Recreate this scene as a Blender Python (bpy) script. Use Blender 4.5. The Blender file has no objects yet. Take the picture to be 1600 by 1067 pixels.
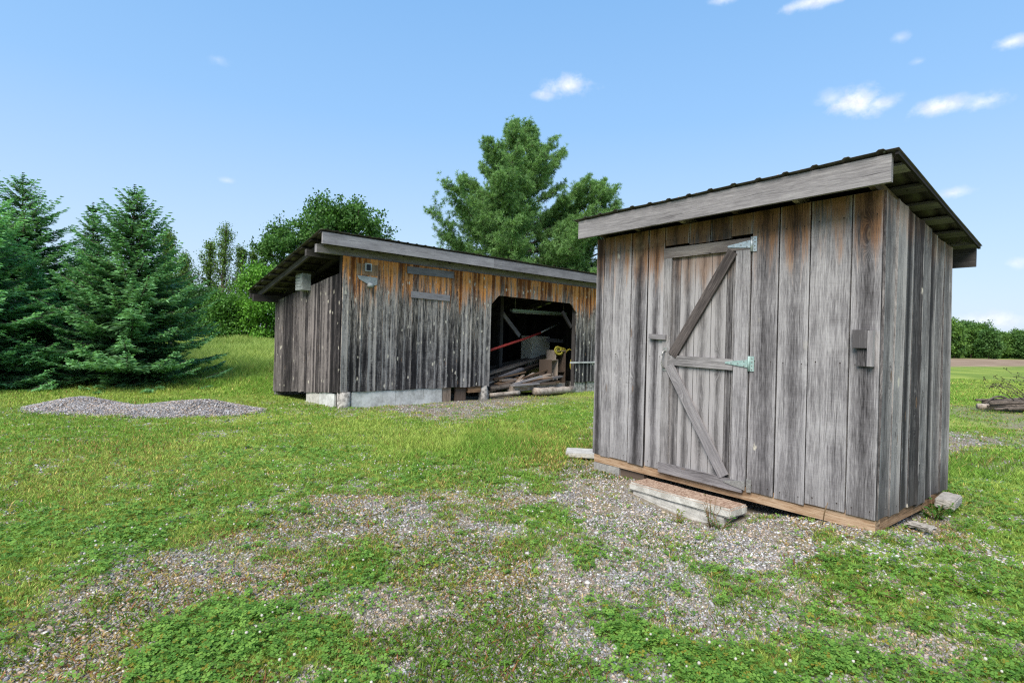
import bpy, math, random
import numpy as np
from mathutils import Vector, Matrix
R_ = np.random.default_rng(7)
random.seed(11)
SC = bpy.context.scene
COL = SC.collection
V3 = lambda *a: np.array(a, float)
# ------------------------------------------------------------------ node helpers
def newmat(name):
    m = bpy.data.materials.new(name); m.use_nodes = True
    m.node_tree.nodes.clear(); return m, m.node_tree
def N(t, typ, ins=None, **kw):
    n = t.nodes.new(typ)
    for k, v in kw.items(): setattr(n, k, v)
    for k, v in (ins or {}).items():
        s = n.inputs[k]
        if isinstance(v, bpy.types.NodeSocket): t.links.new(v, s)
        else: s.default_value = v
    return n
def MA(t, op, a, b=0.0, c=None, clamp=False):
    n = N(t, 'ShaderNodeMath', {0: a, 1: b}, operation=op, use_clamp=clamp)
    if c is not None:
        if isinstance(c, bpy.types.NodeSocket): t.links.new(c, n.inputs[2])
        else: n.inputs[2].default_value = c
    return n.outputs[0]
def rgba(c): return (c[0], c[1], c[2], 1.0)
def MIX(t, f, a, b, mode='MIX'):
    n = N(t, 'ShaderNodeMixRGB', {0: f}, blend_type=mode)
    for i, v in ((1, a), (2, b)):
        if isinstance(v, bpy.types.NodeSocket): t.links.new(v, n.inputs[i])
        else: n.inputs[i].default_value = rgba(v)
    return n.outputs[0]
def SM(t, v, lo, hi):
    return N(t, 'ShaderNodeMapRange', {'Value': v, 'From Min': lo, 'From Max': hi}, interpolation_type='SMOOTHSTEP').outputs[0]
def RAMP(t, f, stops):
    n = N(t, 'ShaderNodeValToRGB', {0: f}); cr = n.color_ramp
    while len(cr.elements) < len(stops): cr.elements.new(0.5)
    for e, (p, c) in zip(cr.elements, stops): e.position = p; e.color = rgba(c)
    return n.outputs[0]
def NOI(t, vec, scale=1.0, detail=4.0, rough=0.6, dist=0.0):
    ins = {'Scale': scale, 'Detail': detail, 'Roughness': rough, 'Distortion': dist}
    if vec is not None: ins['Vector'] = vec
    return N(t, 'ShaderNodeTexNoise', ins).outputs[0]
def SCL(t, vec, s): return N(t, 'ShaderNodeVectorMath', {0: vec, 1: s}, operation='MULTIPLY').outputs[0]
def OUT(t, bsdf):
    o = N(t, 'ShaderNodeOutputMaterial'); t.links.new(bsdf, o.inputs[0])
def BSDF(t, col, rough=0.8, spec=0.3, metal=0.0, normal=None):
    b = N(t, 'ShaderNodeBsdfPrincipled', {'Roughness': rough, 'Metallic': metal, 'Specular IOR Level': spec})
    if isinstance(col, bpy.types.NodeSocket): t.links.new(col, b.inputs[0])
    else: b.inputs[0].default_value = rgba(col)
    if normal is not None: t.links.new(normal, b.inputs['Normal'])
    return b.outputs[0]
def BUMP(t, h, strength=0.3, dist=0.01):
    return N(t, 'ShaderNodeBump', {'Height': h, 'Strength': strength, 'Distance': dist}).outputs[0]

# ------------------------------------------------------------------ materials
def wood_mat(name, cols, stain=0.0, depth=0.6, flakes=0.0, plank=0.35, saw=0.0, damp=0.25, heart=.9, contrast=1.0, rim=.0, band=0., nails=(), stain_cols=((.10, .038, .012), (.36, .165, .065))):
    m, t = newmat(name)
    g = N(t, 'ShaderNodeUVMap', uv_map='grain').outputs[0]
    w = N(t, 'ShaderNodeSeparateXYZ', {0: N(t, 'ShaderNodeUVMap', uv_map='wall').outputs[0]})
    rn = N(t, 'ShaderNodeSeparateXYZ', {0: N(t, 'ShaderNodeUVMap', uv_map='rnd').outputs[0]})
    ed = MA(t, 'ABSOLUTE', MA(t, 'MULTIPLY_ADD', N(t, 'ShaderNodeSeparateXYZ', {0: N(t, 'ShaderNodeUVMap', uv_map='edge').outputs[0]}).outputs[0], 2.0, -1.0))
    kv = N(t, 'ShaderNodeTexVoronoi', {'Vector': SCL(t, g, (6.5, 1.7, 1)), 'Scale': 1.0, 'Randomness': 1.0})
    sel = N(t, 'ShaderNodeSeparateColor', {0: kv.outputs['Color']})
    ksel = SM(t, sel.outputs[0], .52, .54)
    kpull = MA(t, 'MULTIPLY', MA(t, 'SUBTRACT', 1.0, SM(t, kv.outputs[0], 0, .42)), MA(t, 'MULTIPLY', ksel, .07))
    warp = N(t, 'ShaderNodeTexNoise', {'Vector': SCL(t, g, (5, 1.3, 1)), 'Scale': 1.0, 'Detail': 2.0})
    gw = N(t, 'ShaderNodeVectorMath', {0: g, 1: SCL(t, warp.outputs[1], (.05, 0, 0))}, operation='ADD').outputs[0]
    gk = N(t, 'ShaderNodeCombineXYZ', {0: kpull}).outputs[0]
    gw = N(t, 'ShaderNodeVectorMath', {0: gw, 1: gk}, operation='ADD').outputs[0]
    n1 = NOI(t, SCL(t, gw, (75, 2.6, 1)), 1, 6, .7)
    n2 = NOI(t, SCL(t, g, (11, .9, 1)), 1, 4, .6)
    n3 = NOI(t, SCL(t, gw, (300, 11, 1)), 1, 3, .75)
    n4 = NOI(t, SCL(t, gw, (85, .9, 1)), 1, 2, .5)
    n5 = NOI(t, SCL(t, g, (3.5, 2.2, 1)), 1, 3, .6)
    v = MA(t, 'MULTIPLY', n1, .62); v = MA(t, 'MULTIPLY_ADD', n2, .36, v); v = MA(t, 'MULTIPLY_ADD', n3, .55, v)
    v = MA(t, 'MULTIPLY_ADD', n5, .28, v)
    v = MA(t, 'MULTIPLY_ADD', rn.outputs[0], plank, v)
    eh = MA(t, 'MULTIPLY', MA(t, 'SUBTRACT', ed, .5), MA(t, 'MULTIPLY_ADD', rn.outputs[1], .5 * heart, -.08 * heart))
    v = MA(t, 'ADD', v, eh)
    v = MA(t, 'SUBTRACT', v, .905 + plank * .5)
    v = MA(t, 'MULTIPLY_ADD', v, 1.55 * contrast, .5)
    if saw > 0:
        sw = NOI(t, SCL(t, g, (5, 170, 1)), 1, 2, .5)
        v = MA(t, 'MULTIPLY_ADD', MA(t, 'SUBTRACT', sw, .5), saw, v)
    col = RAMP(t, v, [(.12, cols[0]), (.5, cols[1]), (.88, cols[2])])
    # stain of unweathered wood under the eaves
    if stain > 0:
        d = w.outputs[0]
        dd = MA(t, 'MULTIPLY_ADD', MA(t, 'SUBTRACT', n2, .5), -2.2 * depth, d)
        dd = MA(t, 'MULTIPLY_ADD', MA(t, 'SUBTRACT', n1, .5), -1.5 * depth, dd)
        dd = MA(t, 'MULTIPLY_ADD', MA(t, 'SUBTRACT', rn.outputs[1], .5), -.45 * depth, dd)
        mk = MA(t, 'SUBTRACT', 1.0, SM(t, dd, .15 * depth, depth))
        mk = MA(t, 'MULTIPLY', mk, stain)
        sc = MIX(t, SM(t, v, .2, .75), stain_cols[0], stain_cols[1])
        sc = MIX(t, MA(t, 'MULTIPLY', SM(t, n5, .52, .75), .6), sc, (.42, .30, .19))
        col = MIX(t, mk, col, sc)
    if band > 0:
        b2 = MA(t, 'MULTIPLY', MA(t, 'SUBTRACT', 1.0, SM(t, dd, depth * .6, depth * 2.3)), MA(t, 'SUBTRACT', 1.0, mk))
        b2 = MA(t, 'MULTIPLY', MA(t, 'MULTIPLY', b2, SM(t, MA(t, 'MULTIPLY_ADD', n3, .5, n1), .68, .86)), band)
        col = MIX(t, b2, col, (.50, .44, .37))
    # damp foot
    if damp > 0:
        fd = MA(t, 'MULTIPLY_ADD', MA(t, 'SUBTRACT', n2, .5), -.5, w.outputs[1])
        fm = MA(t, 'MULTIPLY', MA(t, 'SUBTRACT', 1.0, SM(t, fd, 0, .35)), damp)
        col = MIX(t, fm, col, (.05, .045, .04))
    # knots
    km = MA(t, 'MULTIPLY', MA(t, 'SUBTRACT', 1.0, SM(t, kv.outputs[0], .045, .115)), ksel)
    ring = MA(t, 'MULTIPLY', SM(t, kv.outputs[0], .02, .07), km)
    col = MIX(t, MA(t, 'MULTIPLY', km, .8), col, (.075, .045, .03))
    col = MIX(t, MA(t, 'MULTIPLY', ring, .35), col, (.3, .2, .12))
    # long checks
    ck = MA(t, 'SUBTRACT', 1.0, SM(t, n4, .27, .345))
    col = MIX(t, MA(t, 'MULTIPLY', ck, .75), col, (.018, .016, .016))
    if flakes > 0:
        fv = N(t, 'ShaderNodeTexVoronoi', {'Vector': SCL(t, gw, (9, 4.2, 1)), 'Scale': 1.0})
        fs = N(t, 'ShaderNodeSeparateColor', {0: fv.outputs['Color']})
        fn = MA(t, 'MULTIPLY_ADD', MA(t, 'SUBTRACT', NOI(t, SCL(t, g, (60, 22, 1)), 1, 3), .5), .34, fv.outputs[0])
        fk = MA(t, 'MULTIPLY', MA(t, 'SUBTRACT', 1.0, SM(t, fn, .12, .22)), SM(t, fs.outputs[1], 1 - flakes, 1.02 - flakes))
        col = MIX(t, MA(t, 'MULTIPLY', fk, .9), col, (.5, .46, .38))
    if rim > 0:
        rm = MA(t, 'MULTIPLY', SM(t, ed, .86, .98), SM(t, NOI(t, SCL(t, g, (20, 3, 1)), 1, 3), .42, .6))
        col = MIX(t, MA(t, 'MULTIPLY', rm, rim), col, cols[2])
    for zn in nails:      # nail heads with a short rust run
        q = MA(t, 'SUBTRACT', 1.0, SM(t, MA(t, 'ABSOLUTE', MA(t, 'SUBTRACT', ed, .62)), .025, .05))
        dz = MA(t, 'SUBTRACT', w.outputs[1], zn)
        hd = MA(t, 'SUBTRACT', 1.0, SM(t, MA(t, 'ABSOLUTE', dz), .004, .008))
        run = MA(t, 'MULTIPLY', MA(t, 'MULTIPLY', SM(t, dz, -.16, -.01), MA(t, 'LESS_THAN', dz, 0)), .35)
        col = MIX(t, MA(t, 'MULTIPLY', q, MA(t, 'MAXIMUM', hd, run)), col, (.03, .022, .018))
    h = MA(t, 'MULTIPLY_ADD', n3, .5, n1)
    h = MA(t, 'MULTIPLY_ADD', ck, -.9, h)
    OUT(t, BSDF(t, col, .86, .18, 0, BUMP(t, h, .55, .006)))
    return m
def simple_mat(name, c1, c2, scale=12, rough=.75, metal=0., bump=.15, spec=.3, detail=5):
    m, t = newmat(name)
    co = N(t, 'ShaderNodeTexCoord').outputs['Object']
    n = NOI(t, co, scale, detail, .65); n2 = NOI(t, co, scale * 6, 3, .6)
    f = SM(t, MA(t, 'MULTIPLY_ADD', n2, .35, MA(t, 'MULTIPLY', n, .75)), .35, .72)
    OUT(t, BSDF(t, MIX(t, f, c1, c2), rough, spec, metal, BUMP(t, n2, bump, .01)))
    return m
def leaf_mat(name, trans=.3, spec=.25, rough=.55):
    m, t = newmat(name)
    c = N(t, 'ShaderNodeVertexColor', layer_name='Col').outputs[0]
    b = BSDF(t, c, rough, spec)
    tr = N(t, 'ShaderNodeBsdfTranslucent', {0: MIX(t, 1.0, c, (1.15, 1.2, .7), 'MULTIPLY')}).outputs[0]
    mx = N(t, 'ShaderNodeMixShader', {0: trans}); t.links.new(b, mx.inputs[1]); t.links.new(tr, mx.inputs[2])
    OUT(t, mx.outputs[0]); return m
def vcol_mat(name, rough=.85, noise=60):
    m, t = newmat(name)
    c = N(t, 'ShaderNodeVertexColor', layer_name='Col').outputs[0]
    n = NOI(t, N(t, 'ShaderNodeTexCoord').outputs['Object'], noise, 3)
    OUT(t, BSDF(t, MIX(t, MA(t, 'MULTIPLY', n, .5), c, (.1, .1, .1)), rough, .25, 0, BUMP(t, n, .3, .004)))
    return m

M = {}
M['shed'] = wood_mat('weathered_grey_boards', ((.030, .027, .028), (.158, .147, .150), (.365, .346, .345)), heart=1.0, stain=.95, depth=.58, flakes=.05, plank=.24, saw=.2, contrast=1.25, rim=.6, nails=(.06, 1.22, 2.42),
                     stain_cols=((.055, .027, .014), (.25, .125, .06)))
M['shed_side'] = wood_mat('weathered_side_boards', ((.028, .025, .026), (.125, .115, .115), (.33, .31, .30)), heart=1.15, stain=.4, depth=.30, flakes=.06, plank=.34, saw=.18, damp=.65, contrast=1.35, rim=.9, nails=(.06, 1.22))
M['trim'] = wood_mat('weathered_trim_boards', ((.08, .073, .074), (.205, .190, .193), (.34, .32, .315)), plank=.16, damp=0, contrast=1.1)
M['door'] = wood_mat('door_boards', ((.038, .034, .035), (.155, .144, .142), (.32, .30, .295)), heart=1.15, stain=.6, depth=.42, plank=.30, damp=.1, contrast=1.25, saw=.12, rim=.4,
                     stain_cols=((.06, .03, .016), (.24, .13, .07)))
M['brace'] = wood_mat('brown_grey_brace_board', ((.045, .037, .035), (.145, .122, .112), (.28, .245, .22)), plank=.25, damp=0)
M['sill'] = wood_mat('newer_orange_timber', ((.085, .055, .035), (.27, .16, .088), (.44, .32, .215)), plank=.1, damp=0, contrast=1.5)
M['barn'] = wood_mat('old_dark_barn_boards', ((.006, .0055, .0065), (.040, .036, .038), (.30, .28, .268)), stain=1., depth=.95, flakes=.42, plank=.30, saw=.7, damp=.1, contrast=1.45, rim=.9, band=.75,
                     stain_cols=((.13, .038, .008), (.64, .26, .07)))
M['barn_side'] = wood_mat('old_dark_side_boards', ((.009, .0075, .0085), (.046, .039, .040), (.21, .182, .172)), stain=.0, flakes=.22, plank=.28, saw=.4, damp=.1, contrast=1.35, rim=.7)
M['barn_in'] = wood_mat('dark_inside_boards', ((.008, .0075, .0075), (.030, .027, .024), (.085, .076, .068)), plank=.3, damp=0)  # darker board colour for the back and right end walls
M['beam'] = wood_mat('old_beam', ((.025, .022, .021), (.085, .077, .074), (.17, .155, .15)), plank=.3, damp=0)
M['barn_trim'] = wood_mat('barn_fascia_board', ((.11, .10, .106), (.255, .238, .248), (.40, .38, .385)), plank=.15, damp=0)
M['lumber'] = wood_mat('old_lumber', ((.10, .072, .055), (.30, .228, .172), (.50, .41, .335)), plank=.6, damp=0)
M['bark'] = simple_mat('bark', (.045, .035, .028), (.16, .13, .105), 9, .95, 0, .6)
M['logwood'] = simple_mat('barked_log', (.14, .105, .08), (.42, .36, .30), 7, .9, 0, .5)
M['birch'] = simple_mat('pale_flaking_bark', (.05, .045, .04), (.48, .45, .41), 14, .9, 0, .5)
M['roof'] = simple_mat('rusty_steel_sheet', (.045, .040, .038), (.10, .085, .08), 5, .5, .5, .1)
M['zinc'] = simple_mat('galvanised_steel', (.38, .42, .43), (.60, .64, .65), 40, .42, .6, .05)
M['zinc_green'] = simple_mat('verdigris_zinc', (.20, .30, .28), (.36, .47, .44), 40, .6, .2, .05)
M['iron'] = simple_mat('worn_iron', (.22, .21, .20), (.42, .41, .39), 50, .5, .6, .1)
M['white'] = simple_mat('dirty_white_panel', (.30, .295, .275), (.60, .60, .58), 2.6, .7, 0, .1)
M['plastic'] = simple_mat('grey_white_plastic', (.18, .19, .19), (.36, .38, .37), 9, .6, 0, .05)
M['black'] = simple_mat('opening_black', (.008, .008, .009), (.02, .02, .022), 9, .5, 0, .05)  # only for the sheet that paints the dark of the cover opening
M['concrete'] = simple_mat('old_concrete', (.30, .285, .255), (.50, .48, .44), 11, .92, 0, .35)
M['paver'] = simple_mat('weathered_paver', (.20, .185, .165), (.37, .345, .31), 13, .92, 0, .35)
M['block'] = simple_mat('grey_stone_block', (.17, .16, .15), (.33, .315, .29), 13, .92, 0, .45)
M['red'] = simple_mat('faded_red_paint', (.22, .018, .014), (.42, .045, .035), 20, .55, 0, .1)
M['cream'] = simple_mat('cream_enamel', (.56, .52, .41), (.68, .64, .53), 6, .5, 0, .03)
M['rope'] = simple_mat('yellow_rope', (.42, .33, .03), (.66, .56, .10), 60, .8, 0, .4)
M['pebbles'] = None
M['leaf'] = leaf_mat('leaf')
M['needle'] = leaf_mat('needles', .32, .25, .5)
M['grass'] = leaf_mat('grass_blades', .35, .2, .6)
M['stone'] = vcol_mat('pebble_stone')
M['flower'] = leaf_mat('clover_flower', .3, .1, .8)
# concrete step with exposed aggregate on top
def step_mat():
    m, t = newmat('aggregate_step'); co = N(t, 'ShaderNodeTexCoord').outputs['Object']
    nz = N(t, 'ShaderNodeSeparateXYZ', {0: N(t, 'ShaderNodeNewGeometry').outputs['Normal']}).outputs[2]
    xyz = N(t, 'ShaderNodeSeparateXYZ', {0: co})
    vo = N(t, 'ShaderNodeTexVoronoi', {'Vector': co, 'Scale': 70.0})
    sp = MIX(t, N(t, 'ShaderNodeSeparateColor', {0: vo.outputs['Color']}).outputs[0], (.16, .09, .06), (.42, .31, .23))
    n = NOI(t, co, 10, 5, .65); n2 = NOI(t, co, 80, 3)
    con = MIX(t, SM(t, n, .3, .7), (.33, .31, .27), (.56, .54, .49))
    edge = MA(t, 'MULTIPLY_ADD', MA(t, 'SUBTRACT', n, .5), .09, xyz.outputs[1])
    f = MA(t, 'MULTIPLY', SM(t, nz, .6, .9), MA(t, 'SUBTRACT', 1.0, SM(t, edge, .27, .29)))
    OUT(t, BSDF(t, MIX(t, f, con, sp), .93, .2, 0, BUMP(t, MA(t, 'ADD', n2, vo.outputs[0]), .4, .006)))
    return m
M['step'] = step_mat()

# ------------------------------------------------------------------ object helpers
def tag(o, label=None, cat=None, group=None, kind=None):
    if label: o['label'] = label
    if cat: o['category'] = cat
    if group: o['group'] = group
    if kind: o['kind'] = kind
    return o
def thing(name, label, cat, loc=(0, 0, 0), rz=0., group=None):
    o = bpy.data.objects.new(name, None); COL.objects.link(o); o.empty_display_size = .2
    o.location = loc; o.rotation_euler = (0, 0, rz); return tag(o, label, cat, group)
class MB:
    """collects plank and box geometry with wood UVs; build() links ONE mesh object"""
    def __init__(s): s.v = []; s.f = []; s.g = []; s.w = []; s.r = []; s.e = []
    def face(s, pts, guv, wuv, rnd):
        b = len(s.v); s.v += [tuple(p) for p in pts]; s.f.append(tuple(range(b, b + len(pts))))
        s.g += guv; s.w += wuv; s.r += [rnd] * len(pts); s.e += [(.5, .5)] * len(pts)
    def grid(s, P, G, W, rnd, E=None):
        """P,G,W : arrays rows x cols; shared vertices"""
        r, c = len(P), len(P[0]); b = len(s.v)
        for i in range(r):
            for j in range(c): s.v.append(tuple(P[i][j]))
        for i in range(r - 1):
            for j in range(c - 1):
                q = ((i, j), (i, j + 1), (i + 1, j + 1), (i + 1, j))
                s.f.append(tuple(b + a * c + d for a, d in q))
                for a, d in q: s.g.append(tuple(G[a][d])); s.w.append(tuple(W[a][d])); s.r.append(rnd); s.e.append((E[d] if E else .5, .5))
    def box(s, c, hx, hy, hz, grain=0, rnd=None):
        """c centre; hx hy hz half-axis vectors; grain = index of the axis the grain follows"""
        c = np.array(c, float); H = [np.array(h, float) for h in (hx, hy, hz)]
        L = [np.linalg.norm(h) for h in H]; rnd = rnd or (random.random(), random.random())
        o1, o2 = random.uniform(0, 50), random.uniform(0, 50)
        for a in range(3):
            for sg in (-1, 1):
                b1, b2 = [(1, 2), (2, 0), (0, 1)][a]
                if grain in (b1, b2): al = grain; ac = b2 if al == b1 else b1
                else: al, ac = b1, b2
                pts = []; uv = []
                for p, q in ((-1, -1), (1, -1), (1, 1), (-1, 1)):
                    if sg < 0: p, q = q, p
                    pts.append(c + H[a] * sg + H[b1] * p + H[b2] * q)
                    k = {b1: p, b2: q}
                    uv.append((k[ac] * L[ac] + o1 + a * .37, k[al] * L[al] + o2 if grain != a else k[al] * L[al] + o2 + 9))
                s.face(pts, uv, [(5., 5.)] * 4, rnd)
        return s
    def bx(s, x0, x1, y0, y1, z0, z1, grain=0, rnd=None):
        return s.box(((x0 + x1) / 2, (y0 + y1) / 2, (z0 + z1) / 2), (abs(x1 - x0) / 2, 0, 0), (0, abs(y1 - y0) / 2, 0), (0, 0, abs(z1 - z0) / 2), grain, rnd)
    def bar(s, a, b, w, h, up=(0, 0, 1), rnd=None):
        """board from a to b, w wide (sideways), h thick (towards up)"""
        a, b, up = np.array(a, float), np.array(b, float), np.array(up, float)
        d = b - a; L = np.linalg.norm(d); d /= L
        sd = np.cross(up, d); sd /= np.linalg.norm(sd); u = np.cross(d, sd)
        return s.box((a + b) / 2, d * L / 2, sd * w / 2, u * h / 2, 0, rnd)
    def planks(s, o, du, n, edges, bot, top, th=.025, gap=.004, warp=.004, rows=7, rag=.012, topref=None, cup=.002):
        o, du, n = (np.array(k, float) for k in (o, du, n)); up = V3(0, 0, 1)
        if np.dot(np.cross(du, up), n) > 0: flip = False
        else: flip = True
        for e0, e1 in zip(edges[:-1], edges[1:]):
            a, b = e0 + gap / 2, e1 - gap / 2
            rnd = (random.random(), random.random()); ou, ov = random.uniform(0, 60), random.uniform(0, 60)
            base = random.uniform(-warp, warp); tilt = random.uniform(-warp, warp); ph = random.uniform(0, 6)
            bow = random.uniform(-warp, warp); rb = random.uniform(-rag, rag) if rag else 0
            us = [a, a + .25 * (b - a), a + .75 * (b - a), b]
            P, G, W = [], [], []; eps = 1e-4
            for i in range(rows):
                k = i / (rows - 1); rp, rg, rw = [], [], []
                for j, u in enumerate(us):
                    uu = min(max(u, e0 + eps), e1 - eps)
                    zb, zt = bot(uu) + rb, top(uu); z = zb + (zt - zb) * k
                    off = th + base + tilt * (j - 1.5) / 1.5 + bow * math.sin(k * 3.1 + ph) + (cup if j in (0, 3) else 0)
                    rp.append(o + du * u + up * z + n * off); rg.append((u + ou, z + ov)); rw.append(((topref(uu) if topref else zt) - z, z - zb))
                if flip: rp.reverse(); rg.reverse(); rw.reverse()
                P.append(rp); G.append(rg); W.append(rw)
            s.grid(P, G, W, rnd, [1., .75, .25, 0.] if flip else [0., .25, .75, 1.])
            # back, sides, ends
            B = [[np.array(p) - n * np.dot(np.array(p) - o - n * (base - .006), n) for p in r] for r in P]
            s.grid([list(reversed(r)) for r in B], [list(reversed(r)) for r in G], [list(reversed(r)) for r in W], rnd)
            for j in (0, 3):
                q1 = [[B[i][j], P[i][j]] if j == 0 else [P[i][j], B[i][j]] for i in range(rows)]
                gg = [[(G[i][j][0] + .01, G[i][j][1]), G[i][j]] for i in range(rows)]
                s.grid(q1, gg, [[W[i][j]] * 2 for i in range(rows)], rnd)
            s.grid([B[0], P[0]], [G[0], G[0]], [W[0], W[0]], rnd)
            s.grid([P[-1], B[-1]], [G[-1], G[-1]], [W[-1], W[-1]], rnd)
        return s
    def build(s, name, mat, parent=None, bevel=0.):
        me = bpy.data.meshes.new(name); me.from_pydata(s.v, [], s.f)
        for nm, d in (('grain', s.g), ('wall', s.w), ('rnd', s.r), ('edge', s.e)):
            l = me.uv_layers.new(name=nm); l.data.foreach_set('uv', np.array(d, 'f').ravel())
        me.materials.append(mat); me.update()
        o = bpy.data.objects.new(name, me); COL.objects.link(o); o.parent = parent
        if bevel:
            md = o.modifiers.new('bevel', 'BEVEL'); md.width = bevel; md.segments = 2; md.limit_method = 'ANGLE'
        return o
def raw(name, V, F, mat, parent=None, col=None, smooth=False):
    """V (n,3); F (m,k) or list of such; col (n,3)"""
    V = np.asarray(V, 'f').reshape(-1, 3); Fs = F if isinstance(F, list) else [F]
    Fs = [np.asarray(f, np.int32) for f in Fs if len(f)]
    me = bpy.data.meshes.new(name)
    me.vertices.add(len(V)); me.vertices.foreach_set('co', V.ravel())
    li = np.concatenate([f.ravel() for f in Fs]); me.loops.add(len(li)); me.loops.foreach_set('vertex_index', li)
    tot = np.concatenate([np.full(len(f), f.shape[1], np.int32) for f in Fs])
    st = np.concatenate([[0], np.cumsum(tot)[:-1]]).astype(np.int32)
    me.polygons.add(len(tot)); me.polygons.foreach_set('loop_start', st); me.polygons.foreach_set('loop_total', tot)
    if smooth: me.polygons.foreach_set('use_smooth', np.ones(len(tot), bool))
    if col is not None:
        ca = me.color_attributes.new('Col', 'FLOAT_COLOR', 'POINT')
        ca.data.foreach_set('color', np.concatenate([np.asarray(col, 'f'), np.ones((len(V), 1), 'f')], 1).ravel())
    me.materials.append(mat); me.update(calc_edges=True); me.validate()
    o = bpy.data.objects.new(name, me); COL.objects.link(o); o.parent = parent; return o
class Tubes:
    def __init__(s): s.V = []; s.F = []; s.n = 0
    def tube(s, pts, rad, k=7, jit=0.0, cap=True):
        pts = np.asarray(pts, float); m = len(pts); rad = np.broadcast_to(np.asarray(rad, float), (m,))
        d = np.gradient(pts, axis=0); d /= np.linalg.norm(d, axis=1)[:, None] + 1e-9
        ref = V3(0, 0, 1) if abs(d[0][2]) < .9 else V3(1, 0, 0)
        rings = []
        for i in range(m):
            a = np.cross(d[i], ref); a /= np.linalg.norm(a) + 1e-9; b = np.cross(d[i], a)
            th = np.linspace(0, 2 * np.pi, k, endpoint=False); rr = rad[i] * (1 + jit * (R_.random(k) - .5))
            rings.append(pts[i] + np.outer(np.cos(th) * rr, a) + np.outer(np.sin(th) * rr, b))
        V = np.concatenate(rings); F = []
        for i in range(m - 1):
            for j in range(k):
                F.append((i * k + j, i * k + (j + 1) % k, (i + 1) * k + (j + 1) % k, (i + 1) * k + j))
        base = s.n
        if cap:
            V = np.concatenate([V, pts[:1], pts[-1:]]); 
            for j in range(k):
                F.append((m * k, (j + 1) % k, j, j)); F.append((m * k + 1, (m - 1) * k + j, (m - 1) * k + (j + 1) % k, (m - 1) * k + (j + 1) % k))
        s.V.append(V); s.F += [tuple(x + base for x in f) for f in F]; s.n += len(V); return s
    def build(s, name, mat, parent=None, smooth=True):
        V = np.concatenate(s.V); me = bpy.data.meshes.new(name)
        me.from_pydata([tuple(v) for v in V], [], [tuple(dict.fromkeys(f)) for f in s.F])
        me.polygons.foreach_set('use_smooth', np.full(len(me.polygons), smooth)); me.materials.append(mat); me.update()
        o = bpy.data.objects.new(name, me); COL.objects.link(o); o.parent = parent; return o
def smooth01(x, a, b):
    t = np.clip((x - a) / (b - a), 0, 1); return t * t * (3 - 2 * t)
def vnoise(x, y, seed=0):
    """cheap smooth value noise, arrays, ~[0,1]"""
    xi, yi = np.floor(x).astype(np.int64), np.floor(y).astype(np.int64); fx, fy = x - xi, y - yi
    fx = fx * fx * (3 - 2 * fx); fy = fy * fy * (3 - 2 * fy)
    def h(a, b):
        n = (a * 374761393 + b * 668265263 + seed * 974711) & 0x7fffffff
        n = ((n ^ (n >> 13)) * 1274126177) & 0x7fffffff
        return ((n ^ (n >> 16)) & 0xffff) / 65535.
    return (h(xi, yi) * (1 - fx) + h(xi + 1, yi) * fx) * (1 - fy) + (h(xi, yi + 1) * (1 - fx) + h(xi + 1, yi + 1) * fx) * fy
def fbm(x, y, seed=0, o=4):
    s = 0; a = .5; t = 0
    for i in range(o): s = s + a * vnoise(x * 2 ** i, y * 2 ** i, seed + i * 17); t += a; a *= .55
    return s / t
# ================================================================== CAMERA
F_PX, ROLL, PITCH, EYE = 859.08, 0.0251, -0.0018, 1.45
cam = bpy.data.objects.new('camera', bpy.data.cameras.new('camera')); COL.objects.link(cam)
cam.data.sensor_width = 36; cam.data.lens = 36 * F_PX / 1600; cam.data.clip_end = 3000; cam.data.clip_start = .05
fw = Vector((0, math.cos(PITCH), math.sin(PITCH))); u0 = Vector((0, -math.sin(PITCH), math.cos(PITCH)))
rt = Vector((1, 0, 0)) * math.cos(ROLL) + u0 * math.sin(ROLL); up = u0 * math.cos(ROLL) - Vector((1, 0, 0)) * math.sin(ROLL)
cam.matrix_world = Matrix(((rt.x, up.x, -fw.x, 0), (rt.y, up.y, -fw.y, 0), (rt.z, up.z, -fw.z, EYE), (0, 0, 0, 1)))
SC.camera = cam
# ================================================================== LIGHT AND SKY
EL, AZ = math.radians(48), math.radians(205)      # sun behind the viewer, a little to the left; veiled by thin cloud
sd_ = Vector((math.sin(AZ) * math.cos(EL), math.cos(AZ) * math.cos(EL), math.sin(EL)))
sun = bpy.data.objects.new('sun', bpy.data.lights.new('sun', 'SUN')); COL.objects.link(sun)
sun.data.energy = 2.8; sun.data.angle = math.radians(38); sun.data.color = (1, .945, .86)
sun.rotation_euler = sd_.to_track_quat('Z', 'Y').to_euler(); sun.location = (0, -20, 30)
W = bpy.data.worlds.new('World'); SC.world = W; W.use_nodes = True; wt = W.node_tree; wt.nodes.clear()
sky = N(wt, 'ShaderNodeTexSky', sky_type='NISHITA', sun_disc=False, sun_elevation=EL, sun_rotation=AZ, altitude=100, air_density=1.0, dust_density=1.5, ozone_density=1.0).outputs[0]
dirv = N(wt, 'ShaderNodeTexCoord').outputs['Generated']
zc = N(wt, 'ShaderNodeSeparateXYZ', {0: dirv}).outputs[2]
SKYS = .079
skyc = MIX(wt, 1.0, sky, (1.05, 1.02, 1.02), 'MULTIPLY')
blue = RAMP(wt, zc, [(0.0, (4.0, 4.75, 5.6)), (.16, (3.1, 4.35, 5.9)), (.36, (1.9, 3.55, 5.9)), (.62, (1.2, 2.8, 5.3)), (1.0, (.75, 2.0, 4.4))])
skyc = MIX(wt, .82, skyc, blue)
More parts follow.
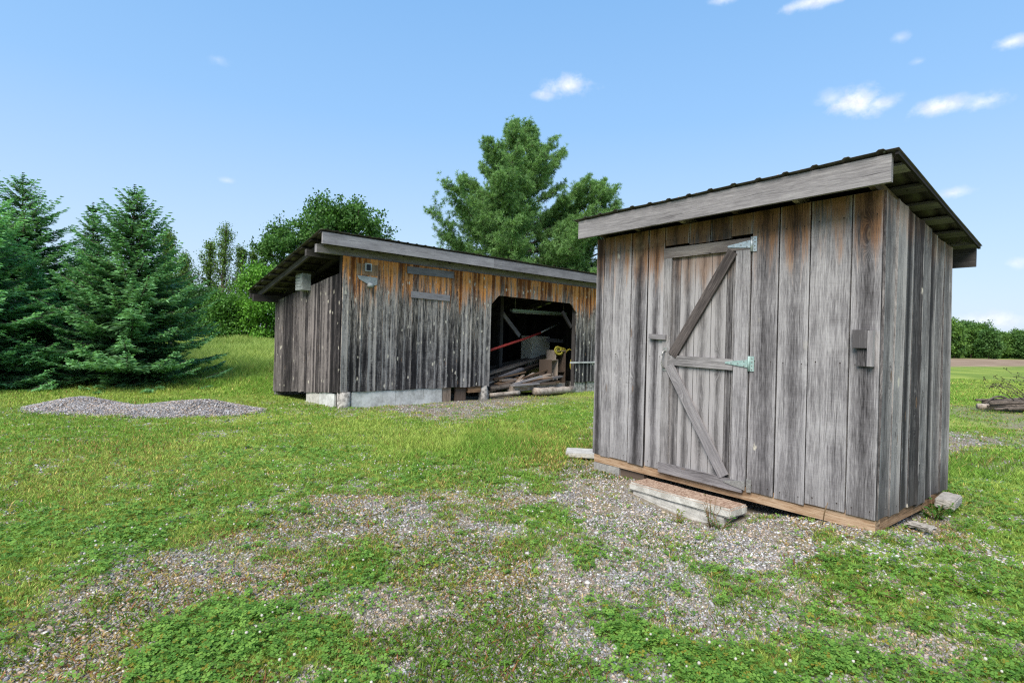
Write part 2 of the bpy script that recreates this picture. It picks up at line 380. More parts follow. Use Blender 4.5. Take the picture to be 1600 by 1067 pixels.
# small fair-weather clouds: soft blobs at fixed bearings of the sky
CL = [((0.079, 0.905, 0.419), 0.042, 0.018, 0.85), ((0.043, 0.912, 0.408), 0.03, 0.009, 0.5), ((0.487, 0.798, 0.356), 0.04, 0.022, 0.95), ((0.514, 0.782, 0.351), 0.035, 0.012, 0.6), ((0.577, 0.746, 0.332), 0.04, 0.014, 0.85), ((0.609, 0.722, 0.328), 0.03, 0.014, 0.8), ((0.461, 0.808, 0.366), 0.03, 0.014, 0.4), ((0.409, 0.773, 0.485), 0.055, 0.01, 0.75), ((0.298, 0.809, 0.508), 0.025, 0.008, 0.5), ((0.613, 0.688, 0.388), 0.02, 0.009, 0.8), ((0.607, 0.763, 0.220), 0.022, 0.009, 0.6), ((0.516, 0.745, 0.423), 0.012, 0.007, 0.3), ((0.541, 0.745, 0.391), 0.012, 0.006, 0.3), ((-0.439, 0.805, 0.399), 0.018, 0.01, 0.22), ((-0.452, 0.860, 0.238), 0.014, 0.006, 0.3), ((0.671, 0.732, 0.119), 0.015, 0.01, 0.45), ((0.651, 0.757, 0.045), 0.055, 0.013, 0.5)]
cn = NOI(wt, SCL(wt, dirv, (1, 1, 1.3)), 17, 6, .62); cn2 = NOI(wt, dirv, 60, 4, .6)
tot = None
for d, sx, sz, op in CL:
    d = Vector(d).normalized(); a = Vector((d.y, -d.x, 0)).normalized(); b = a.cross(d).normalized()
    da = N(wt, 'ShaderNodeVectorMath', {0: dirv, 1: tuple(a)}, operation='DOT_PRODUCT').outputs['Value']
    db = N(wt, 'ShaderNodeVectorMath', {0: dirv, 1: tuple(b)}, operation='DOT_PRODUCT').outputs['Value']
    df = N(wt, 'ShaderNodeVectorMath', {0: dirv, 1: tuple(d)}, operation='DOT_PRODUCT').outputs['Value']
    ua = MA(wt, 'MULTIPLY', da, 1 / sx); ub = MA(wt, 'MULTIPLY', db, 1 / sz)
    r = MA(wt, 'SQRT', MA(wt, 'ADD', MA(wt, 'MULTIPLY', ua, ua), MA(wt, 'MULTIPLY', ub, ub)))
    r = MA(wt, 'MULTIPLY_ADD', MA(wt, 'SUBTRACT', cn, .5), 2.3, r)
    r = MA(wt, 'MULTIPLY_ADD', MA(wt, 'SUBTRACT', cn2, .5), 1.0, r)
    k = MA(wt, 'MULTIPLY', MA(wt, 'SUBTRACT', 1.0, SM(wt, r, -.2, 1.15)), op)
    k = MA(wt, 'MULTIPLY', k, MA(wt, 'GREATER_THAN', df, .5))
    tot = k if tot is None else MA(wt, 'MAXIMUM', tot, k)
skyc = MIX(wt, tot, skyc, MIX(wt, SM(wt, cn2, .35, .6), (5.0, 5.2, 5.8), (6.9, 6.8, 6.9)))
bg = N(wt, 'ShaderNodeBackground', {0: skyc, 1: SKYS}); wo = N(wt, 'ShaderNodeOutputWorld'); wt.links.new(bg.outputs[0], wo.inputs[0])
vs = SC.view_settings; vs.view_transform = 'Standard'; vs.look = 'None'; vs.gamma = 1; vs.use_curve_mapping = False; vs.exposure = 1.2
SC.cycles.max_bounces = 8; SC.cycles.diffuse_bounces = 6; SC.cycles.transparent_max_bounces = 4; SC.cycles.use_denoising = False; SC.cycles.use_adaptive_sampling = False; SC.cycles.pixel_filter_type = 'BLACKMAN_HARRIS'; SC.cycles.filter_width = 1.25
# ================================================================== GROUND
CP = np.array([(-2.15, 2.44, 0.75, 0.0, 0.4), (-1.79, 2.41, 0.55, 0.0, 0.6), (-1.61, 2.62, 0.0, 1.0, 0.0), (-1.3, 2.87, 0.0, 1.0, 0.0), (-1.61, 3.07, 0.05, 0.9, 0.1), (-1.03, 2.7, 0.05, 0.8, 0.2), (-0.83, 2.47, 0.15, 0.5, 0.1), (-1.14, 2.41, 0.3, 0.2, 0.9), (-0.65, 2.46, 0.1, 0.5, 0.0), (-0.61, 2.78, 0.7, 0.0, 0.7), (-0.37, 2.52, 0.9, 0.0, 0.3), (0.04, 2.53, 0.85, 0.0, 0.3), (0.04, 2.94, 0.85, 0.0, 0.2), (0.42, 2.5, 0.8, 0.1, 0.2), (0.69, 2.78, 0.0, 1.0, 0.0), (0.6, 3.04, 0.3, 0.7, 0.0), (0.49, 2.77, 0.6, 0.2, 0.0), (0.91, 2.68, 0.0, 1.0, 0.0), (1.11, 2.63, 0.0, 1.0, 0.0), (1.08, 2.99, 0.6, 0.1, 0.0), (1.55, 2.6, 0.0, 0.9, 0.0), (1.48, 2.88, 0.3, 0.4, 0.0), (1.86, 2.61, 0.3, 0.6, 0.0), (2.2, 2.85, 0.55, 0.2, 0.0), (2.37, 2.63, 0.0, 0.7, 0.0), (2.71, 3.14, 0.0, 0.6, 0.0), (-2.98, 3.32, 0.1, 0.2, 0.3), (-2.51, 2.88, 0.4, 0.1, 0.3), (-2.31, 2.96, 0.7, 0.0, 0.3), (-2.24, 3.56, 0.65, 0.1, 0.4), (-2.1, 3.91, 0.55, 0.1, 0.3), (-1.74, 3.4, 0.75, 0.0, 0.3), (-2.04, 3.12, 0.75, 0.0, 0.2), (-1.36, 3.42, 0.75, 0.1, 0.3), (-0.98, 3.64, 0.15, 0.5, 0.0), (-1.3, 3.96, 0.5, 0.2, 0.1), (-0.75, 3.76, 0.3, 0.3, 0.2), (-0.54, 3.29, 0.8, 0.0, 0.3), (-0.34, 4.02, 0.65, 0.1, 0.7), (0.04, 3.5, 0.85, 0.0, 0.1), (0.45, 3.52, 0.75, 0.1, 0.0), (0.91, 3.76, 0.7, 0.1, 0.0), (1.29, 3.57, 0.45, 0.2, 0.0), (1.71, 3.6, 0.5, 0.1, 0.0), (2.49, 4.22, 0.15, 0.5, 0.0), (2.74, 3.87, 0.05, 0.6, 0.1), (2.35, 3.74, 0.1, 0.6, 0.1), (3.04, 3.68, 0.0, 0.6, 0.0), (3.96, 4.32, 0.0, 0.3, 0.0), (1.7, 3.17, 0.4, 0.2, 0.0), (2.08, 3.19, 0.25, 0.3, 0.0), (0.97, 3.21, 0.75, 0.0, 0.1), (-3.52, 4.07, 0.0, 0.7, 0.0), (-2.75, 3.99, 0.0, 0.9, 0.0), (-2.64, 4.59, 0.0, 0.6, 0.2), (-3.92, 4.85, 0.0, 0.2, 0.4), (-2.29, 4.99, 0.05, 0.3, 0.3), (-1.99, 4.04, 0.3, 0.4, 0.2), (-1.73, 4.34, 0.55, 0.1, 0.2), (-1.38, 5.07, 0.75, 0.0, 0.1), (-0.82, 4.92, 0.8, 0.0, 0.1), (-0.42, 4.95, 0.6, 0.1, 0.2), (-0.18, 4.62, 0.65, 0.0, 0.1), (0.26, 4.82, 0.1, 0.7, 0.0), (0.04, 5.41, 0.7, 0.0, 0.0), (0.8, 5.48, 1.0, 0.0, 0.0), (1.03, 4.71, 0.9, 0.0, 0.0), (1.11, 5.75, 1.0, 0.0, 0.0), (1.19, 4.13, 0.6, 0.1, 0.0), (0.53, 4.22, 0.4, 0.4, 0.0), (0.9, 4.11, 0.5, 0.3, 0.0), (1.74, 4.17, 0.9, 0.0, 0.0), (2.31, 4.34, 0.95, 0.0, 0.0), (2.71, 4.59, 0.8, 0.1, 0.0), (2.12, 4.47, 0.85, 0.1, 0.0), (3.58, 4.91, 0.7, 0.0, 0.1), (3.44, 4.49, 0.5, 0.1, 0.2), (4.23, 5.14, 0.2, 0.5, 0.0), (5.16, 5.64, 0.0, 0.3, 0.0), (-0.73, 5.97, 0.15, 0.4, 0.5), (-0.35, 5.61, 0.2, 0.3, 0.3), (0.18, 6.06, 0.1, 0.3, 0.1), (-1.1, 6.08, 0.0, 0.7, 0.1), (0.62, 7.11, 0.1, 0.0, 1.0), (0.32, 8.19, 0.0, 0.1, 0.4), (1.0, 6.61, 0.6, 0.0, 0.8), (-0.23, 7.63, 0.0, 0.0, 0.1), (-0.9, 8.03, 0.0, 0.0, 0.0), (-2.22, 9.68, 0.0, 0.0, 0.0), (-2.26, 6.59, 0.0, 0.6, 0.1), (-3.33, 7.24, 0.0, 0.6, 0.1), (-1.61, 5.88, 0.15, 0.4, 0.2), (-4.88, 7.04, 0.0, 0.1, 0.6), (-8.19, 9.41, 0.0, 0.1, 0.2), (-5.6, 6.21, 0.0, 0.1, 0.5), (-4.13, 5.5, 0.0, 0.1, 0.6), (-3.36, 5.84, 0.0, 0.3, 0.5), (-4.95, 8.56, 0.0, 0.0, 0.3), (-3.8, 9.42, 0.0, 0.0, 0.15), (0.74, 12.07, 0.0, 0.0, 0.0), (7.52, 9.17, 0.8, 0.0, 0.0), (9.83, 12.19, 0.1, 0.0, 0.1), (6.4, 7.58, 0.3, 0.3, 0.0), (7.69, 8.65, 0.1, 0.3, 0.0), (11.01, 12.4, 0.3, 0.1, 0.0), (11.08, 11.92, 0.6, 0.1, 0.2), (5.99, 6.81, 0.0, 0.4, 0.0), (-2.03, 11.84, 0.7, 0.0, 0.1), (-0.58, 13.28, 0.6, 0.0, 0.2), (-2.51, 10.92, 0.2, 0.0, 0.0), (-7.65, 16.5, 0.0, 0.0, 0.1)], float)
def masks(x, y):
    """gravel, clover, dry-grass cover at world x,y (surveyed spots, interpolated)"""
    x = np.asarray(x, float); y = np.asarray(y, float); out = np.zeros((3,) + x.shape); wsum = np.zeros(x.shape)
    for px, py, g, c, d in CP:
        rq = .06 * math.hypot(px, py)
        w = 1.0 / (((x - px) ** 2 + ((y - py) * .75) ** 2) / rq ** 2 + .25) ** 2
        wsum += w; out[0] += w * g; out[1] += w * c; out[2] += w * d
    out /= wsum
    out[0] = np.where(y > 16, 0, out[0]); return out
def gz(x, y):
    x = np.asarray(x, float); y = np.asarray(y, float); z = np.full(x.shape, -.10)
    z = z - .125 * np.exp(-(((x - 1.55) / .75) ** 2 + ((y - 5.15) / .6) ** 2))
    z = z + .085 * np.exp(-(((x - 3.0) / .55) ** 2 + ((y - 4.2) / .6) ** 2))
    z = z + .065 * np.exp(-(((x - 2.5) / .5) ** 2 + ((y - 4.7) / .4) ** 2))
    z = z + .17 * np.exp(-(((x - 4.6) / .9) ** 2 + ((y - 5.7) / .9) ** 2))
    z = z + 1.08 * smooth01(y, 13, 33) * smooth01(-x, 2.0, 9.0) * (1 - .0 * y)
    r = np.hypot(x, y)
    z = z + (fbm(x * .7 + 9, y * .7, 3, 3) - .5) * .10 * np.clip(r / 8, .25, 1)
    z = z + (fbm(x * .05 + 3, y * .05, 5, 2) - .5) * .5 * smooth01(r, 22, 60)
    return z
def fieldmask(x, y):
    s = -.48 * x + .877 * y + (vnoise(x * .02, y * .02, 4) - .5) * 2
    return smooth01(s, 27.5, 29) * (1 - smooth01(s, 58, 62)) * smooth01(x, 12, 18)
n = 330
sx = np.sinh(np.linspace(-1, 1, n) * np.arcsinh(900 / 1.6)) * 1.6
sy = np.sinh(np.linspace(-1, 1, n) * np.arcsinh(900 / 1.6)) * 1.6 + 3.2
GX, GY = np.meshgrid(sx, sy); GZ = gz(GX, GY); mk = masks(GX, GY)
idx = np.arange(n * n).reshape(n, n)
GF = np.stack([idx[:-1, :-1], idx[:-1, 1:], idx[1:, 1:], idx[1:, :-1]], -1).reshape(-1, 4)
GC = np.stack([mk[0], mk[2], fieldmask(GX, GY)], -1).reshape(-1, 3)
def ground_mat():
    m, t = newmat('ground_soil_gravel_turf'); co = N(t, 'ShaderNodeTexCoord').outputs['Object']
    c = N(t, 'ShaderNodeSeparateColor', {0: N(t, 'ShaderNodeVertexColor', layer_name='Col').outputs[0]})
    n1 = NOI(t, co, 2.6, 5, .65); n2 = NOI(t, co, 14, 4, .65); n3 = NOI(t, co, .35, 4, .6); n4 = NOI(t, SCL(t, co, (1, 1, .2)), 45, 3, .6)
    vo = N(t, 'ShaderNodeTexVoronoi', {'Vector': co, 'Scale': 75.0}); vs_ = N(t, 'ShaderNodeSeparateColor', {0: vo.outputs['Color']})
    peb = RAMP(t, vs_.outputs[0], [(.0, (.10, .095, .095)), (.45, (.25, .235, .23)), (.8, (.36, .335, .30)), (1, (.5, .48, .46))])
    peb = MIX(t, SM(t, vo.outputs[0], .35, .75), peb, (.06, .05, .045))
    peb = MIX(t, SM(t, n1, .38, .62), peb, (.20, .16, .115))
    peb = MIX(t, MA(t, 'MULTIPLY', SM(t, n2, .5, .62), .4), peb, (.22, .20, .07))
    turf = MIX(t, SM(t, n2, .3, .7), (.09, .14, .022), (.21, .31, .045))
    turf = MIX(t, SM(t, n3, .4, .65), turf, (.29, .35, .065))
    turf = MIX(t, MA(t, 'MULTIPLY', SM(t, n4, .45, .7), .5), turf, (.05, .05, .02))
    turf = MIX(t, MA(t, 'MULTIPLY', SM(t, NOI(t, SCL(t, co, (.10, .55, 1)), 1, 5, .65), .42, .62), .55), turf, (.12, .20, .035))
    turf = MIX(t, MA(t, 'MULTIPLY', c.outputs[1], .6), turf, (.20, .145, .06))
    g = MA(t, 'MULTIPLY_ADD', MA(t, 'SUBTRACT', n1, .5), .9, c.outputs[0]); g = MA(t, 'MULTIPLY_ADD', MA(t, 'SUBTRACT', n2, .5), .6, g)
    col = MIX(t, SM(t, g, .05, .62), turf, peb)
    nf = NOI(t, SCL(t, co, (.25, .25, 1)), 1, 4)
    col = MIX(t, c.outputs[2], col, MIX(t, SM(t, nf, .35, .7), (.21, .145, .095), (.32, .235, .165)))
    OUT(t, BSDF(t, col, .95, .1, 0, BUMP(t, MA(t, 'MULTIPLY_ADD', vo.outputs[0], -.5, n2), .6, .012))); return m
ground = raw('ground', np.stack([GX, GY, GZ], -1), GF, ground_mat(), col=GC, smooth=True); tag(ground, kind='structure')

# footprints nothing grows in
SN = V3(2.9039, 4.3542, 0); YAW = -.6621; SF = V3(math.sin(YAW), math.cos(YAW), 0); SD = V3(math.cos(YAW), -math.sin(YAW), 0)
BN = V3(-3.5931, 11.5505, 0); BY = -.754; BF = V3(math.cos(BY), -math.sin(BY), 0); BD = V3(math.sin(BY), math.cos(BY), 0)
def inside(x, y, pad=0.0):
    a = (x - SN[0]) * SF[0] + (y - SN[1]) * SF[1]; b = (x - SN[0]) * SD[0] + (y - SN[1]) * SD[1]
    i = (a > -pad) & (a < 3.04 + pad) & (b > -pad) & (b < 1.76 + pad)
    i |= (a > 1.0) & (a < 2.17) & (b > -.42) & (b <= 0)
    a = (x - BN[0]) * BF[0] + (y - BN[1]) * BF[1]; b = (x - BN[0]) * BD[0] + (y - BN[1]) * BD[1]
    return i | ((a > -pad) & (a < 9.1) & (b > -.02 - pad) & (b < 3.75))
MND = [(-8.6, 11.0, .80, .60, .24), (-6.2, 10.95, 1.1, .62, .27), (-7.5, 10.25, 1.5, .50, .13)]
def mound_h(x, y):
    h = np.zeros(np.shape(x))
    for cx, cy, a, b, k in MND: h = h + k * np.exp(-(((x - cx) / a) ** 2 + ((y - cy) / b) ** 2) ** 1.0)
    return np.maximum(h - .055, 0) + 0 * x
def scatter(n, rmin, rmax, pw=0.0, amax=.86):
    """random spots, denser near the path the viewer stands on (areal density ~ r^-(2+pw))"""
    u = R_.random(n)
    r = rmin * (rmax / rmin) ** u if pw == 0 else (rmin ** -pw + u * (rmax ** -pw - rmin ** -pw)) ** (-1 / pw)
    a = (R_.random(n) * 2 - 1) * np.where(R_.random(n) < .84, amax, 1.35)
    return r * np.sin(a), r * np.cos(a), r
def cover(x, y):
    m = masks(x, y); cl = fbm(x * 2.2, y * 2.2, 21, 4); fine = vnoise(x * 9, y * 9, 31)
    cl2 = fbm(x * 5.5, y * 5.5, 27, 3)
    g = m[0] + (cl - .5) * 1.15 + (cl2 - .5) * 1.7 + (fine - .5) * .35
    return m, g, cl
# ------------------------------------------------------------------ pebbles
def ico():
    p = (1 + 5 ** .5) / 2
    v = np.array([(-1, p, 0), (1, p, 0), (-1, -p, 0), (1, -p, 0), (0, -1, p), (0, 1, p), (0, -1, -p), (0, 1, -p), (p, 0, -1), (p, 0, 1), (-p, 0, -1), (-p, 0, 1)], float)
    f = np.array([(0, 11, 5), (0, 5, 1), (0, 1, 7), (0, 7, 10), (0, 10, 11), (1, 5, 9), (5, 11, 4), (11, 10, 2), (10, 7, 6), (7, 1, 8), (3, 9, 4), (3, 4, 2), (3, 2, 6), (3, 6, 8), (3, 8, 9), (4, 9, 5), (2, 4, 11), (6, 2, 10), (8, 6, 7), (9, 8, 1)])
    return v / np.linalg.norm(v[0]), f
IV, IF = ico()
def stones(name, x, y, z, size, mat, parent=None, tint=None):
    n = len(x); V = IV[None] * (1 + .35 * (R_.random((n, 12, 1)) - .5))
    sc = np.stack([.7 + .6 * R_.random(n), .55 + .35 * R_.random(n), .4 + .3 * R_.random(n)], -1)
    V = V * sc[:, None]; a = R_.random(n) * 6.28; ca, sa = np.cos(a)[:, None], np.sin(a)[:, None]
    t = (R_.random(n) - .5)[:, None] * 1.2
    X = V[..., 0] * ca - V[..., 1] * sa; Y = V[..., 0] * sa + V[..., 1] * ca; Z = V[..., 2] + X * t * .5
    V = np.stack([X, Y, Z], -1) * size[:, None, None] * .5 + np.stack([x, y, z], -1)[:, None]
    k = R_.random(n)[:, None]; c = np.array([.13, .125, .13]) * (1 - k) + np.array([.45, .43, .42]) * k
    tan = (R_.random(n) < .30)[:, None]; c = np.where(tan, c * np.array([1.22, .98, .74]), c)
    wh = (R_.random(n) < .05)[:, None]; c = np.where(wh, .6, c)
    if tint is not None: c = c * tint
    return raw(name, V, (IF[None] + (np.arange(n) * 12)[:, None, None]).reshape(-1, 3), mat, parent, np.repeat(c, 12, 0))
x, y, r = scatter(400000, 1.4, 14, .35)
m, g, cl = cover(x, y); keep = (R_.random(len(x)) < (smooth01(g, -.06, .58) * .95 * (1 + .55 * np.clip(np.exp(-((x - 1.7) / 1.5) ** 2 - ((y - 4.8) / 1.1) ** 2), 0, 1)) + .012)) & ~inside(x, y, -.1)
x, y, r = x[keep], y[keep], r[keep]
sz = (.0065 + .019 * R_.random(len(x)) ** 3.2) * np.clip(.75 + r * .09, 1, 2.2)
big_ = R_.random(len(x)) < .006; sz = np.where(big_, sz + .02, sz)
br_ = smooth01(fbm(x * .9, y * .9, 91, 3), .42, .62)[:, None] * smooth01(-y, -4.6, -3.4)[:, None]
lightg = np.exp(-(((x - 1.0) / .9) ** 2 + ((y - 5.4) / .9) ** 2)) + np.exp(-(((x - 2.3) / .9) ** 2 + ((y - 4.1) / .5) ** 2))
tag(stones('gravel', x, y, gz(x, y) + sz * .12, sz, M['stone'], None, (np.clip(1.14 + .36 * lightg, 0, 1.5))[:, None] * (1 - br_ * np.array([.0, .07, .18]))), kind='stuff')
# ------------------------------------------------------------------ grass
def blades(name, x, y, z, h, w, col, lean=.5, parent=None, mat=None):
    n = len(x); a = R_.random(n) * 6.2832; ln = lean * (.3 + R_.random(n)) * h; b = R_.random(n) * 6.2832
    wx, wy = np.cos(a) * w * .5, np.sin(a) * w * .5; lx, ly = np.cos(b) * ln, np.sin(b) * ln
    o = np.zeros(n); P = np.stack([x, y, z], -1)
    V = np.stack([P + np.stack([-wx * .6, -wy * .6, o], -1), P + np.stack([wx + lx * .35, wy + ly * .35, h * .55], -1),
                  P + np.stack([lx, ly, h], -1), P + np.stack([-wx + lx * .35, -wy + ly * .35, h * .55], -1)], 1)
    c = np.stack([col * .75, col, col * 1.12, col], 1)
    return raw(name, V, np.arange(n * 4).reshape(n, 4), mat or M['grass'], parent, c.reshape(-1, 3))
def grass_colour(x, y, dry, n, grav=0.):
    f = fbm(x * .45, y * .45, 41, 3); f2 = fbm(x * 1.7, y * 1.7, 43, 3); k = R_.random(n)
    c = np.array([.185, .32, .048]) * np.ones((n, 1)); y2 = smooth01(f + (f2 - .5) * .7, .38, .68)
    c = c * (1 - y2[:, None]) + np.array([.32, .41, .085]) * y2[:, None]
    d = (R_.random(n) < (.025 + dry * .45 + grav * .42))[:, None]; st = np.array([.47, .36, .12]) * (.6 + .7 * R_.random((n, 1)))
    st = np.where((R_.random(n) < .25)[:, None], np.array([.20, .085, .04]), st)
    c = np.where(d, st, c); return c * (.6 + .8 * k)[:, None]
x, y, r = scatter(1150000, 1.2, 40, -.12)
m, g, cl = cover(x, y); pr = 1 - smooth01(g, -.05, .64) * .94
pr *= np.where(m[1] > .55, .55, 1.0); pr = np.where(r > 16, np.maximum(pr, .0), pr)
keep = (R_.random(len(x)) < pr) & ~inside(x, y, .0) & (mound_h(x, y) < .02 + .03 * R_.random(len(x)))
keep &= fieldmask(x, y) < .3
x, y, r, m = x[keep], y[keep], r[keep], m[:, keep]
tall = np.exp(-(((x + .4) / 1.8) ** 2 + ((y - 8.6) / 1.5) ** 2)) * .10 + smooth01(y, 13.5, 19) * smooth01(-x, 3.5, 7) * .26 + np.exp(-(((x - 6.4) / 2.0) ** 2 + ((y - 7.4) / .9) ** 2)) * .08
tall *= (.5 + .9 * fbm(x * .8, y * .8, 61, 3))
h = (.020 + .034 * R_.random(len(x)) + tall) * np.clip(.8 + r * .03, .8, 1.6) * (1 - .45 * np.clip(m[0], 0, 1)) * (.6 + .8 * fbm(x * 1.3, y * 1.3, 51, 3))
w = (.0026 + .0009 * r * (.6 + .6 * R_.random(len(x)))) * np.where(tall > .08, .8, 1)
gc = grass_colour(x, y, m[2], len(x), np.clip(m[0], 0, 1))
gc = gc * np.where(tall > .06, 1.0, 1.0)[:, None]
far = smooth01(y, 15, 22)[:, None] * smooth01(-x, 3, 7)[:, None]; gc = gc * (1 - far * .75) + np.array([.36, .45, .13]) * (.75 + .5 * R_.random((len(x), 1))) * far * .75
tag(blades('lawn_grass', x, y, gz(x, y) - .004, h, w, gc, .75), kind='stuff')
# dead thatch, moss and seedlings creeping over the gravel
x, y, r = scatter(290000, 1.3, 9, .25); m, g, cl = cover(x, y); pt = fbm(x * 1.6 + 5, y * 1.6, 95, 4)
keep = (R_.random(len(x)) < smooth01(m[0], .05, .4) * (.07 + .80 * smooth01(pt + .5 * (m[2] - .2), .40, .64))) & ~inside(x, y, .0)
keep &= R_.random(len(x)) > .8 * np.exp(-((x - 1.5) / 1.2) ** 2 - ((y - 4.9) / .9) ** 2)
x, y, r, m, pt = x[keep], y[keep], r[keep], m[:, keep], pt[keep]; k = R_.random(len(x)); k2 = fbm(x * 1.1, y * 1.1, 97, 3) + .35 * (R_.random(len(x)) - .5)
c = np.where((k2 > .55)[:, None], np.array([.11, .20, .02]), np.where((k2 > .43)[:, None], np.array([.30, .27, .045]), np.array([.44, .31, .14])))
c = np.where((k < .10)[:, None], np.array([.24, .10, .04]), c) * (.55 + .8 * R_.random((len(x), 1)))
tag(blades('thatch', x, y, gz(x, y) - .002, .010 + .018 * R_.random(len(x)) ** 2 * np.where(k2 > .55, 2.2, 1), (.0035 + .0015 * r) * (.8 + .5 * R_.random(len(x))), c, 1.6), kind='stuff')
# ------------------------------------------------------------------ clover and small broad leaves
x, y, r = scatter(310000, 1.3, 13, .15)
m, g, cl = cover(x, y); pr = np.clip(m[1] * 1.0 + (cl - .5) * 1.7 + (fbm(x * 6, y * 6, 29, 3) - .5) * 1.5 - .02, .13, 1) * (1 - smooth01(g, .1, .7) * .85)
keep = (R_.random(len(x)) < pr * .82) & ~inside(x, y, .02) & (mound_h(x, y) < .01); x, y, r, m = x[keep], y[keep], r[keep], m[:, keep]
n_ = len(x); hh = .012 + .05 * R_.random(n_) * (.35 + .65 * np.clip(m[1], 0, 1)); sz = (.0085 + .006 * R_.random(n_)) * np.clip(.7 + .09 * r, .9, 1.7)
P = np.stack([x, y, gz(x, y) + hh], -1); a0 = R_.random(n_) * 6.28; Vs = []
tx, ty = (R_.random(n_) - .5) * .9, (R_.random(n_) - .5) * .9
for k in range(3):
    a = a0 + k * 2.094; d = np.stack([np.cos(a), np.sin(a)], -1); p = np.stack([-d[:, 1], d[:, 0]], -1); q = []
    for al, ac in ((0.05, 0), (.75, .62), (1.35, .42), (1.35, -.42), (.75, -.62)):
        xy = d * al + p * ac; zz = xy[:, 0] * tx + xy[:, 1] * ty + .25 * al * (1 if abs(ac) > .5 else .3)
        q.append(P + np.concatenate([xy, zz[:, None]], 1) * sz[:, None])
    Vs.append(np.stack(q, 1))
V = np.stack(Vs, 1).reshape(-1, 3); kc = R_.random((n_, 1)); c = np.array([.075, .19, .028]) * (1 - kc) + np.array([.215, .375, .065]) * kc
yl = (R_.random(n_) < .06)[:, None]; c = np.where(yl, np.array([.24, .22, .03]), c)
tag(raw('clover', V, np.arange(n_ * 15).reshape(-1, 5), M['grass'], None, np.repeat(c, 15, 0)), kind='stuff')
x, y, r = scatter(18000, 1.5, 11, -.5); m = masks(x, y); cl = fbm(x * 1.1, y * 1.1, 71, 3)
keep = (R_.random(len(x)) < np.clip(m[1] - .25, 0, 1) * smooth01(cl, .45, .62) * .62 * np.where(x > .3, .35, 1)) & ~inside(x, y, .05); x, y, r = x[keep], y[keep], r[keep]; n_ = len(x)
zf = gz(x, y) + .05 + .05 * R_.random(n_); s_ = (.0055 + .0035 * R_.random(n_)) * np.clip(.8 + .06 * r, 1, 1.5)
V = IV[None] * s_[:, None, None] * (1 + .3 * (R_.random((n_, 12, 1)) - .5)) + np.stack([x, y, zf], -1)[:, None]
c = np.repeat(np.array([.62, .58, .52]) * (.75 + .3 * R_.random((n_, 1))), 12, 0)
tag(raw('clover_flowers', V, (IF[None] + (np.arange(n_) * 12)[:, None, None]).reshape(-1, 3), M['flower'], None, c), kind='stuff')
# ------------------------------------------------------------------ gravel mound
a_, b_ = np.meshgrid(np.linspace(-11, -4.2, 120), np.linspace(9, 13.2, 90)); hh = mound_h(a_, b_)
hh = hh * (1 + .25 * (fbm(a_ * 4, b_ * 4, 81, 3) - .5))
zz = gz(a_, b_) + hh - np.where(hh <= .002, .06, 0); ii = np.arange(a_.size).reshape(a_.shape)
FF = np.stack([ii[:-1, :-1], ii[:-1, 1:], ii[1:, 1:], ii[1:, :-1]], -1).reshape(-1, 4); kk = (hh.ravel()[FF] > .0001).any(1); FF = FF[kk]
us_, inv_ = np.unique(FF, return_inverse=True); VV = np.stack([a_, b_, zz], -1).reshape(-1, 3)[us_]
MN = V3(-7.2, 10.9, -.1)
md = thing('gravel_mound', 'low double-humped heap of grey gravel on the grass in front of the spruces', 'gravel heap', MN)
def gravelm():
    m, t = newmat('gravel_heap'); co = N(t, 'ShaderNodeTexCoord').outputs['Object']
    vo = N(t, 'ShaderNodeTexVoronoi', {'Vector': co, 'Scale': 34.0}); s_ = N(t, 'ShaderNodeSeparateColor', {0: vo.outputs['Color']})
    c = RAMP(t, s_.outputs[0], [(0, (.13, .125, .125)), (.5, (.28, .265, .265)), (1, (.46, .44, .42))]); c = MIX(t, SM(t, vo.outputs[0], .3, .8), c, (.05, .045, .045))
    c = MIX(t, MA(t, 'MULTIPLY', SM(t, NOI(t, co, 2.2, 4), .5, .7), .5), c, (.24, .2, .15))
    OUT(t, BSDF(t, c, .95, .1, 0, BUMP(t, vo.outputs[0], .9, .03))); return m
raw('heap', VV - MN, inv_.reshape(FF.shape), gravelm(), md, smooth=True)
x = R_.uniform(-10.5, -4.5, 30000); y = R_.uniform(9.2, 12.8, 30000); keep = (mound_h(x, y) > .01) | ((R_.random(30000) < .06) & (((x + 7.4) / 3) ** 2 + ((y - 10.7) / 1.3) ** 2 < 1)); x, y = x[keep], y[keep]
sz = .02 + .03 * R_.random(len(x)) ** 2
st = stones('stones', x - MN[0], y - MN[1], gz(x, y) + mound_h(x, y) - MN[2] + .004, sz, M['stone'], md, np.array([[1.12, 1.1, 1.1]])); st['kind'] = 'stuff'
# ================================================================== SMALL SHED  (local x along the front to the left, y out of the front, z up)
shed = thing('wooden_shed', 'small grey weathered plank shed with Z-braced door, lean-to roof and one concrete step', 'shed', SN, math.atan2(SF[1], SF[0]))
FT, BT, PB = 2.71, 2.465, .10
U = V3(1, 0, 0); Yv = V3(0, 1, 0); Zv = V3(0, 0, 1)
sl = .18
def roofz(y): return 2.861 + sl * y
mb = MB()
mb.planks((0, 0, 0), U, Yv, [-.02, .203, .525, .798, 1.055], lambda u: PB, lambda u: FT, .022, .011, .005, 9)
mb.planks((0, 0, 0), U, Yv, [2.035, 2.257, 2.493, 2.764, 2.915, 3.045], lambda u: PB - .01, lambda u: FT, .022, .011, .005, 9)
mb.planks((0, 0, 0), U, Yv, [1.055, 1.27, 1.50, 1.74, 2.035], lambda u: 2.50, lambda u: FT, .020, .006, .003, 4)
mb.build('front_wall', M['shed'], shed)
mb = MB()
ed = [-.0, -.235, -.44, -.655, -.85, -1.09, -1.30, -1.52, -1.725]
